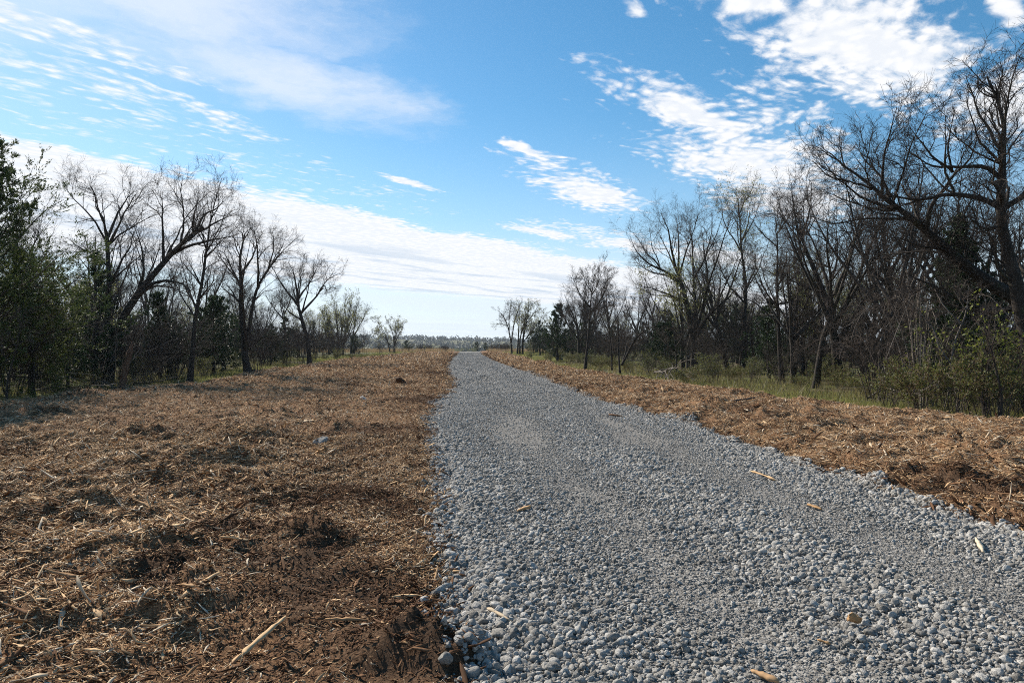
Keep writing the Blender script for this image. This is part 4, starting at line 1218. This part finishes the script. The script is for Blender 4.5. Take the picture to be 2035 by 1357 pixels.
lying('fallen_branch', 'pale fallen branch sweeping right along the left mulch edge', [(150, 752), (185, 763), (215, 770), (243, 778)], 4, 92, M_twig_pale)
lying('fallen_branch', 'pale forked fallen branch leaning behind the long fallen branch', [(112, 738), (128, 752), (150, 760), (178, 766)], 4, 93, M_twig_pale, 0.4)
lying('fallen_branch', 'grey fallen branch lying below the olive cedar', [(60, 782), (100, 777), (140, 775)], 4, 94, M_twig, 0.15)
lying('fallen_branch', 'brown fallen branch lying below the slender straight tree', [(270, 765), (310, 768), (352, 764)], 3.5, 95, M_twig_dark, 0.2)
lying('fallen_branch', 'bent pale branch standing out of weeds at the right mulch edge', [(1300, 748), (1322, 757), (1350, 766)], 4, 96, M_twig_pale, 0.5)
lying('fallen_branch', 'arching grey branch on grass before the tangled vines', [(1725, 800), (1760, 795), (1795, 808), (1830, 828)], 4, 97, M_twig_pale, 0.35)

# ------------------------------------------------------------------ loose wood, rocks and chunks on the ground
def surf(px, py, side):
    """point on the mulch (-1, 1) or road (0) surface seen at a pixel"""
    p = ground_px(px, py)
    for _ in range(4):
        z = float(road_z(*[np.array(v) for v in p[:2]])) if side == 0 else float(mulch_z(np.array(p[0]), np.array(p[1]), side))
        dz = z - float(gz(p[0], p[1]))
        d = depth_of_row(HY + (py - HY) * EYE / (EYE - dz))
        p = np.array(((px - CX) / F * d, d, z))
    return p


def splinter(name, label, a, b, wpx, mat, side, seed, flat=0.45, cat='wood', n=9, curl=0.012, round_=False):
    A, B = surf(*a, side), surf(*b, side)
    mid = (A + B) / 2; ax = B - A; L = float(np.linalg.norm(ax)); wd = wpx / F * mid[1]
    if round_:
        r = np.random.default_rng(seed)
        P, _ = resample([A - mid, (A - mid) * .3 + r.normal(0, .03, 3) * L, (B - mid) * .4 + r.normal(0, .03, 3) * L, B - mid], n, r, wd * .15)
        V, Q = tubes(P[None], (wd * .5 * np.linspace(1.1, .7, n) * r.uniform(.85, 1.15, n))[None], 7)
        Q = list(map(tuple, Q)); T = [(0, j + 1, j) for j in range(1, 6)] + [((n - 1) * 7, (n - 1) * 7 + j, (n - 1) * 7 + j + 1) for j in range(1, 6)]
        me = mesh(name, V, Q, T, True, [mat])
        o = obj(name, me, None, tuple(mid + np.array((0, 0, wd * .45))))
    else:
        me = chip_mesh(name, seed, mat, n, 1.0, flat, 0.0, 0.45)
        co = np.empty(len(me.vertices) * 3, np.float32); me.vertices.foreach_get('co', co); co = co.reshape(-1, 3)
        co[:, 0] *= L; co[:, 1:] *= wd
        co[:, 2] += curl * L * (1 - (2 * co[:, 0] / L) ** 2)
        me.vertices.foreach_set('co', co.ravel()); me.update()
        o = obj(name, me, None, tuple(mid + np.array((0, 0, wd * flat * .5 + (0.016 if side == 0 else 0.006)))))
        o.rotation_euler = (random.uniform(-.5, .5), -math.asin(max(-1, min(1, ax[2] / L))), math.atan2(ax[1], ax[0]))
    return tag(o, label, cat)


splinter('wood_splinter', 'long pale weathered splinter lying diagonally in the bottom left mulch', (459, 1324), (570, 1228), 11, M_chip_tan, -1, 1, 0.5, 'splinter', 12)
splinter('wood_splinter', 'straight tan splinter above the long pale weathered splinter', (352, 1196), (437, 1140), 9, M_chip_tan, -1, 2, 0.6, 'splinter')
splinter('branch_piece', 'dark round branch piece pointing right in the left mulch', (375, 1038), (455, 1058), 8, M_bark_dark, -1, 3, cat='branch', round_=True)
splinter('branch_piece', 'grey curved branch piece standing up left of the dark branch', (278, 1084), (300, 1042), 8, M_twig_pale, -1, 4, cat='branch', round_=True)
splinter('wood_splinter', 'short stubby pale chip right of the straight tan splinter', (431, 1170), (449, 1191), 9, M_chip_pale, -1, 5, 0.5, 'splinter')
splinter('wood_splinter', 'flat brown stick lying level on bare dirt at lower centre', (648, 1233), (732, 1235), 9, M_chip_tan, -1, 6, 0.6, 'splinter')
splinter('branch_piece', 'grey branch entering from the left picture edge low down', (-12, 1262), (80, 1298), 8, M_twig_pale, -1, 7, cat='branch', round_=True)
splinter('wood_splinter', 'thin pale splinter pointing up right near the bottom left corner', (75, 1304), (160, 1279), 8, M_chip_pale, -1, 8, 0.5, 'splinter')
splinter('wood_splinter', 'broad pale chip high in the left mulch beside the picture edge', (88, 1064), (108, 1087), 11, M_chip_pale, -1, 9, 0.4, 'splinter')
splinter('branch_piece', 'dark thin branch crossing behind the dark round branch piece', (310, 1020), (395, 1003), 6, M_bark_dark, -1, 10, cat='branch', round_=True)
splinter('wood_splinter', 'long brown splinter crossing towards the dark branch piece', (340, 1046), (440, 1012), 7, M_chip_tan, -1, 11, 0.6, 'splinter')
splinter('wood_splinter', 'tan sliver in the left middle below the grey rock', (250, 946), (310, 936), 6, M_chip_pale, -1, 12, 0.5, 'splinter')
splinter('wood_splinter', 'pale flat slab of wood left of the grey rock', (585, 848), (622, 838), 9, M_chip_pale, -1, 13, 0.5, 'splinter')
splinter('wood_splinter', 'orange brown splinter beside bare dirt right of lower centre', (780, 1188), (832, 1184), 7, M_chip_tan, -1, 14, 0.5, 'splinter')
splinter('wood_splinter', 'long pale splinter lying on the right mulch edge at the gravel', (1578, 903), (1604, 921), 6, M_chip_pale, 1, 15, 0.5, 'splinter')
splinter('wood_splinter', 'broad pale splinter at the right picture edge in dark mulch', (2012, 997), (2040, 1006), 8, M_chip_pale, 1, 16, 0.5, 'splinter')
splinter('branch_piece', 'thin brown branch lying on the right mulch below the grass', (1420, 802), (1500, 792), 5, M_twig, 1, 17, cat='branch', round_=True)
splinter('wood_splinter', 'tan chip on gravel left of the road centre', (1028, 1019), (1054, 1010), 7, M_chip_tan, 0, 18, 0.5, 'splinter')
splinter('wood_splinter', 'pale sliver on coarse gravel near the dark mulch clump', (970, 1214), (1014, 1238), 9, M_chip_pale, 0, 19, 0.5, 'splinter')
splinter('wood_splinter', 'long grey brown stick on gravel in the right middle', (1493, 940), (1540, 958), 7, M_chip_tan, 0, 20, 0.6, 'splinter')
splinter('wood_splinter', 'upright pale chip on gravel near the right picture edge', (1938, 1075), (1952, 1102), 10, M_chip_pale, 0, 21, 0.5, 'splinter')
splinter('wood_splinter', 'tan splinter on gravel cut by the bottom edge of the picture', (1492, 1340), (1545, 1362), 13, M_chip_tan, 0, 22, 0.6, 'splinter')
splinter('wood_splinter', 'small orange chip on gravel right of centre', (1604, 1006), (1632, 1016), 7, M_chip_orange, 0, 23, 0.5, 'splinter')
splinter('wood_splinter', 'small brown chip lying flat far up the gravel road', (1210, 826), (1236, 829), 5, M_chip_dark, 0, 24, 0.5, 'splinter')
splinter('wood_splinter', 'little orange chip on gravel below the tan wood chunk', (1622, 1276), (1648, 1284), 7, M_chip_orange, 0, 25, 0.5, 'splinter')


def lump(name, label, px, py, wpx, mat, side, seed, cat, sub=2, tall=1.0, sink=0.2):
    p = surf(px, py, side); s = wpx / F * p[1]
    o = obj(name, stone_mesh(name, seed, sub, mat), None, tuple(p + np.array((0, 0, s * (0.33 - sink) * tall))))
    o.scale = (s * .82, s * .75, s * .8 * tall); o.rotation_euler = (0.1, -0.1, seed)
    return tag(o, label, cat)


lump('wood_chunk', 'orange tan wood chunk sitting on gravel at lower right', 1693, 1247, 36, M_chip_orange, 0, 31, 'wood', 2, 0.9, -0.35)
lump('rock', 'pale grey rock half sunk in the left mulch', 641, 880, 36, M_stone, -1, 32, 'rock', 2, 0.7)
lump('rock', 'small pale rock with dark underside further up the left mulch', 722, 793, 18, M_stone, -1, 33, 'rock', 2, 0.7)
lump('root_clod', 'dark clod of roots standing up in the far left mulch', 796, 760, 24, M_chip_dark, -1, 34, 'clod', 2, 0.8)
lump('root_clod', 'dark clod beside the pale grey rock', 668, 882, 18, M_chip_dark, -1, 35, 'clod', 2, 1.0)
print('loose pieces done')


# ------------------------------------------------------------------ grass
def blades(name, label, X, D, h, wd, mat, seed, lean=0.35):
    r = np.random.default_rng(seed)
    n = len(X)
    B = np.stack([X, D, gz(X, D) - 0.03], 1)
    a = r.uniform(0, 6.28, n); o = np.stack([np.cos(a), np.sin(a), 0 * a], 1)
    h = h * r.uniform(.5, 1.3, n); wd = wd * r.uniform(.7, 1.3, n)
    b = r.uniform(0, 6.28, n)
    tip = B + np.stack([np.cos(b), np.sin(b), 0 * b], 1) * (h * lean * r.random(n))[:, None]; tip[:, 2] += h
    V = np.stack([B - o * wd[:, None] / 2, B + o * wd[:, None] / 2, tip], 1).reshape(-1, 3)
    return tag(obj(name, mesh(name, V, tris=np.arange(3 * n).reshape(n, 3), mats=[mat])), label, 'grass', None, 'stuff')


n = 90000
r_ = np.random.default_rng(801)
D = 13 * (125 / 13) ** (r_.random(n) ** 1.1)
right = r_.random(n) < 0.55
w_ = np.abs(r_.normal(0, 3.6, n))
X = np.where(right, mr(D) - 0.55 + w_, ml(D) + 0.55 - w_)
k = (fbm(X * .35, D * .35, 3, 81) + 0.12 > 0) & (np.abs(X) < .8 * D + 1.5)
X, D = X[k], D[k]
blades('grass', 'short bright green grass along the mulch edges', X, D, 0.10 + 0.0012 * D, 0.010 + 0.0006 * D, M_grass, 82)
# green swards lying over the mulch near the far end of the road
n = 22000
c = np.array([(ground_px(720, 712.5), 5.5, 5), (ground_px(800, 707.5), 7.5, 9), (ground_px(1045, 719), 2.6, 6), (ground_px(655, 716), 4.5, 5), (ground_px(1275, 757), 1.6, 3), (ground_px(990, 711), 2.0, 7), (ground_px(1640, 803), 1.5, 1.6), (ground_px(1720, 812), 1.2, 1.2)], dtype=object)
j = r_.integers(0, len(c), n)
X = np.array([c[q][0][0] for q in j]) + r_.normal(0, .5, n) * np.array([c[q][1] for q in j], float)
D = np.array([c[q][0][1] for q in j]) + r_.normal(0, .5, n) * np.array([c[q][2] for q in j], float)
k = (X < xl(D) - 1.0) | (X > xr(D) + 1.0)
X, D = X[k], D[k]
blades('grass', 'patches of bright grass coming up through the far mulch', X, D, 0.16, 0.012 + 0.0007 * D, M_grass, 83)
n = 26000
D = 126 + 40 * r_.random(n) ** 1.2
X = r_.uniform(-62, 40, n)
k = (X < xl(D) - 1.5) | (X > xr(D) + 1.5)
X, D = X[k], D[k]
blades('dry_grass', 'brown dry grass on the rise beyond the road end', X, D, 0.75, 0.10, M_dry, 84, 0.5)
n = 7000
D = 16 * (60 / 16) ** r_.random(n)
X = np.where(r_.random(n) < .6, mr(D) + 1.0 + np.abs(r_.normal(0, 3.5, n)), ml(D) - 1.0 - np.abs(r_.normal(0, 3.5, n)))
blades('dry_grass', 'thin tan weed stalks standing under the edge trees', X, D, 0.40, 0.012 + 0.0004 * D, leaf('weed_stalks', (0.055, 0.05, 0.022), (0.19, 0.16, 0.075), 0.3), 85, 0.9)

# ------------------------------------------------------------------ the far country
rr = random.Random(55)
for k in range(34):
    d = rr.uniform(270, 430); px = rr.uniform(700, 1075)
    x = (px - CX) / F * d
    z = float(gz(x, d))
    plant('budding_tree', rr.choice(('bud0', 'bud1', 'bare2')), (x, d, z), 'grey green rounded tree in the valley ' + ('left of' if px < 900 else 'straight beyond' if px < 975 else 'right of') + ' the road end', 'tree', 'valley trees beyond the road', rr.uniform(0.85, 1.15))
for px, d, sc, lab in ((948, 150, 0.52, 'tiny dark cedar left of two beyond the road end'), (965, 152, 0.5, 'tiny dark cedar right of two beyond the road end'), (808, 132, 0.55, 'small dark cedar beside the last tree of the left row')):
    x = (px - CX) / F * d
    plant('cedar_tree', 'cedar1', (x, d, float(gz(x, d))), lab, 'tree', None, sc)
for k in range(30):                                                # brush along the rise
    d = rr.uniform(128, 160); px = rr.choice((rr.uniform(800, 905), rr.uniform(965, 1010)))
    x = (px - CX) / F * d
    plant('bare_shrub', 'thicket1', (x, d, float(gz(x, d))), 'grey leafless scrub on the rise ' + ('left' if px < 930 else 'right') + ' of the road end', 'shrub', 'scrub on the rise', rr.uniform(0.45, 0.8), part='stems')

r_ = np.random.default_rng(77)
n = 4200
Y = r_.uniform(560, 1700, n); X = r_.uniform(-0.75, 0.45, n) * Y * 0.9
Hh = r_.uniform(5, 11, n) * (0.8 + 0.6 * fbm(X / 60, Y / 60, 2, 90) + .2)
nl = 22
C = np.stack([X, Y, gz(X, Y) + Hh * .52], 1)
o = r_.normal(size=(n, nl, 3)); o /= np.linalg.norm(o, axis=2, keepdims=True)
o *= r_.uniform(.35, 1.0, (n, nl, 1)) ** .5
o *= (np.stack([Hh * .48, Hh * .48, Hh * .48], 1) * r_.uniform(.8, 1.2, (n, 3)))[:, None]
V, Q = diamonds((C[:, None] + o).reshape(-1, 3), 2.2, r_, 1.3)
tag(obj('far_woodland', mesh('far_woodland', V, Q, mats=[M_far])), 'blue green wooded hill on the horizon', 'woodland', None, 'stuff')

# ------------------------------------------------------------------ air
hz = bpy.data.materials.new('air')
hz.use_nodes = True
t_ = NT(hz.node_tree)
vol = t_.n('ShaderNodeVolumePrincipled', {'Color': (0.80, 0.90, 1.0, 1), 'Density': 0.00014, 'Anisotropy': 0.2})
t_.link(vol.outputs[0], t_.n('ShaderNodeOutputMaterial').inputs['Volume'])
x0, x1, y0, y1, z0, z1 = -2100, 2100, -1300, 4400, -16, 75
V = [(x, y, z) for z in (z0, z1) for y in (y0, y1) for x in (x0, x1)]
hb = obj('haze', mesh('haze', V, [(0, 2, 3, 1), (4, 5, 7, 6), (0, 1, 5, 4), (2, 6, 7, 3), (0, 4, 6, 2), (1, 3, 7, 5)], mats=[hz]))
tag(hb, 'thin pale haze filling the air', 'haze', None, 'stuff')

print('tris', sum(len(m.loops) - 2 * len(m.polygons) for m in bpy.data.meshes))
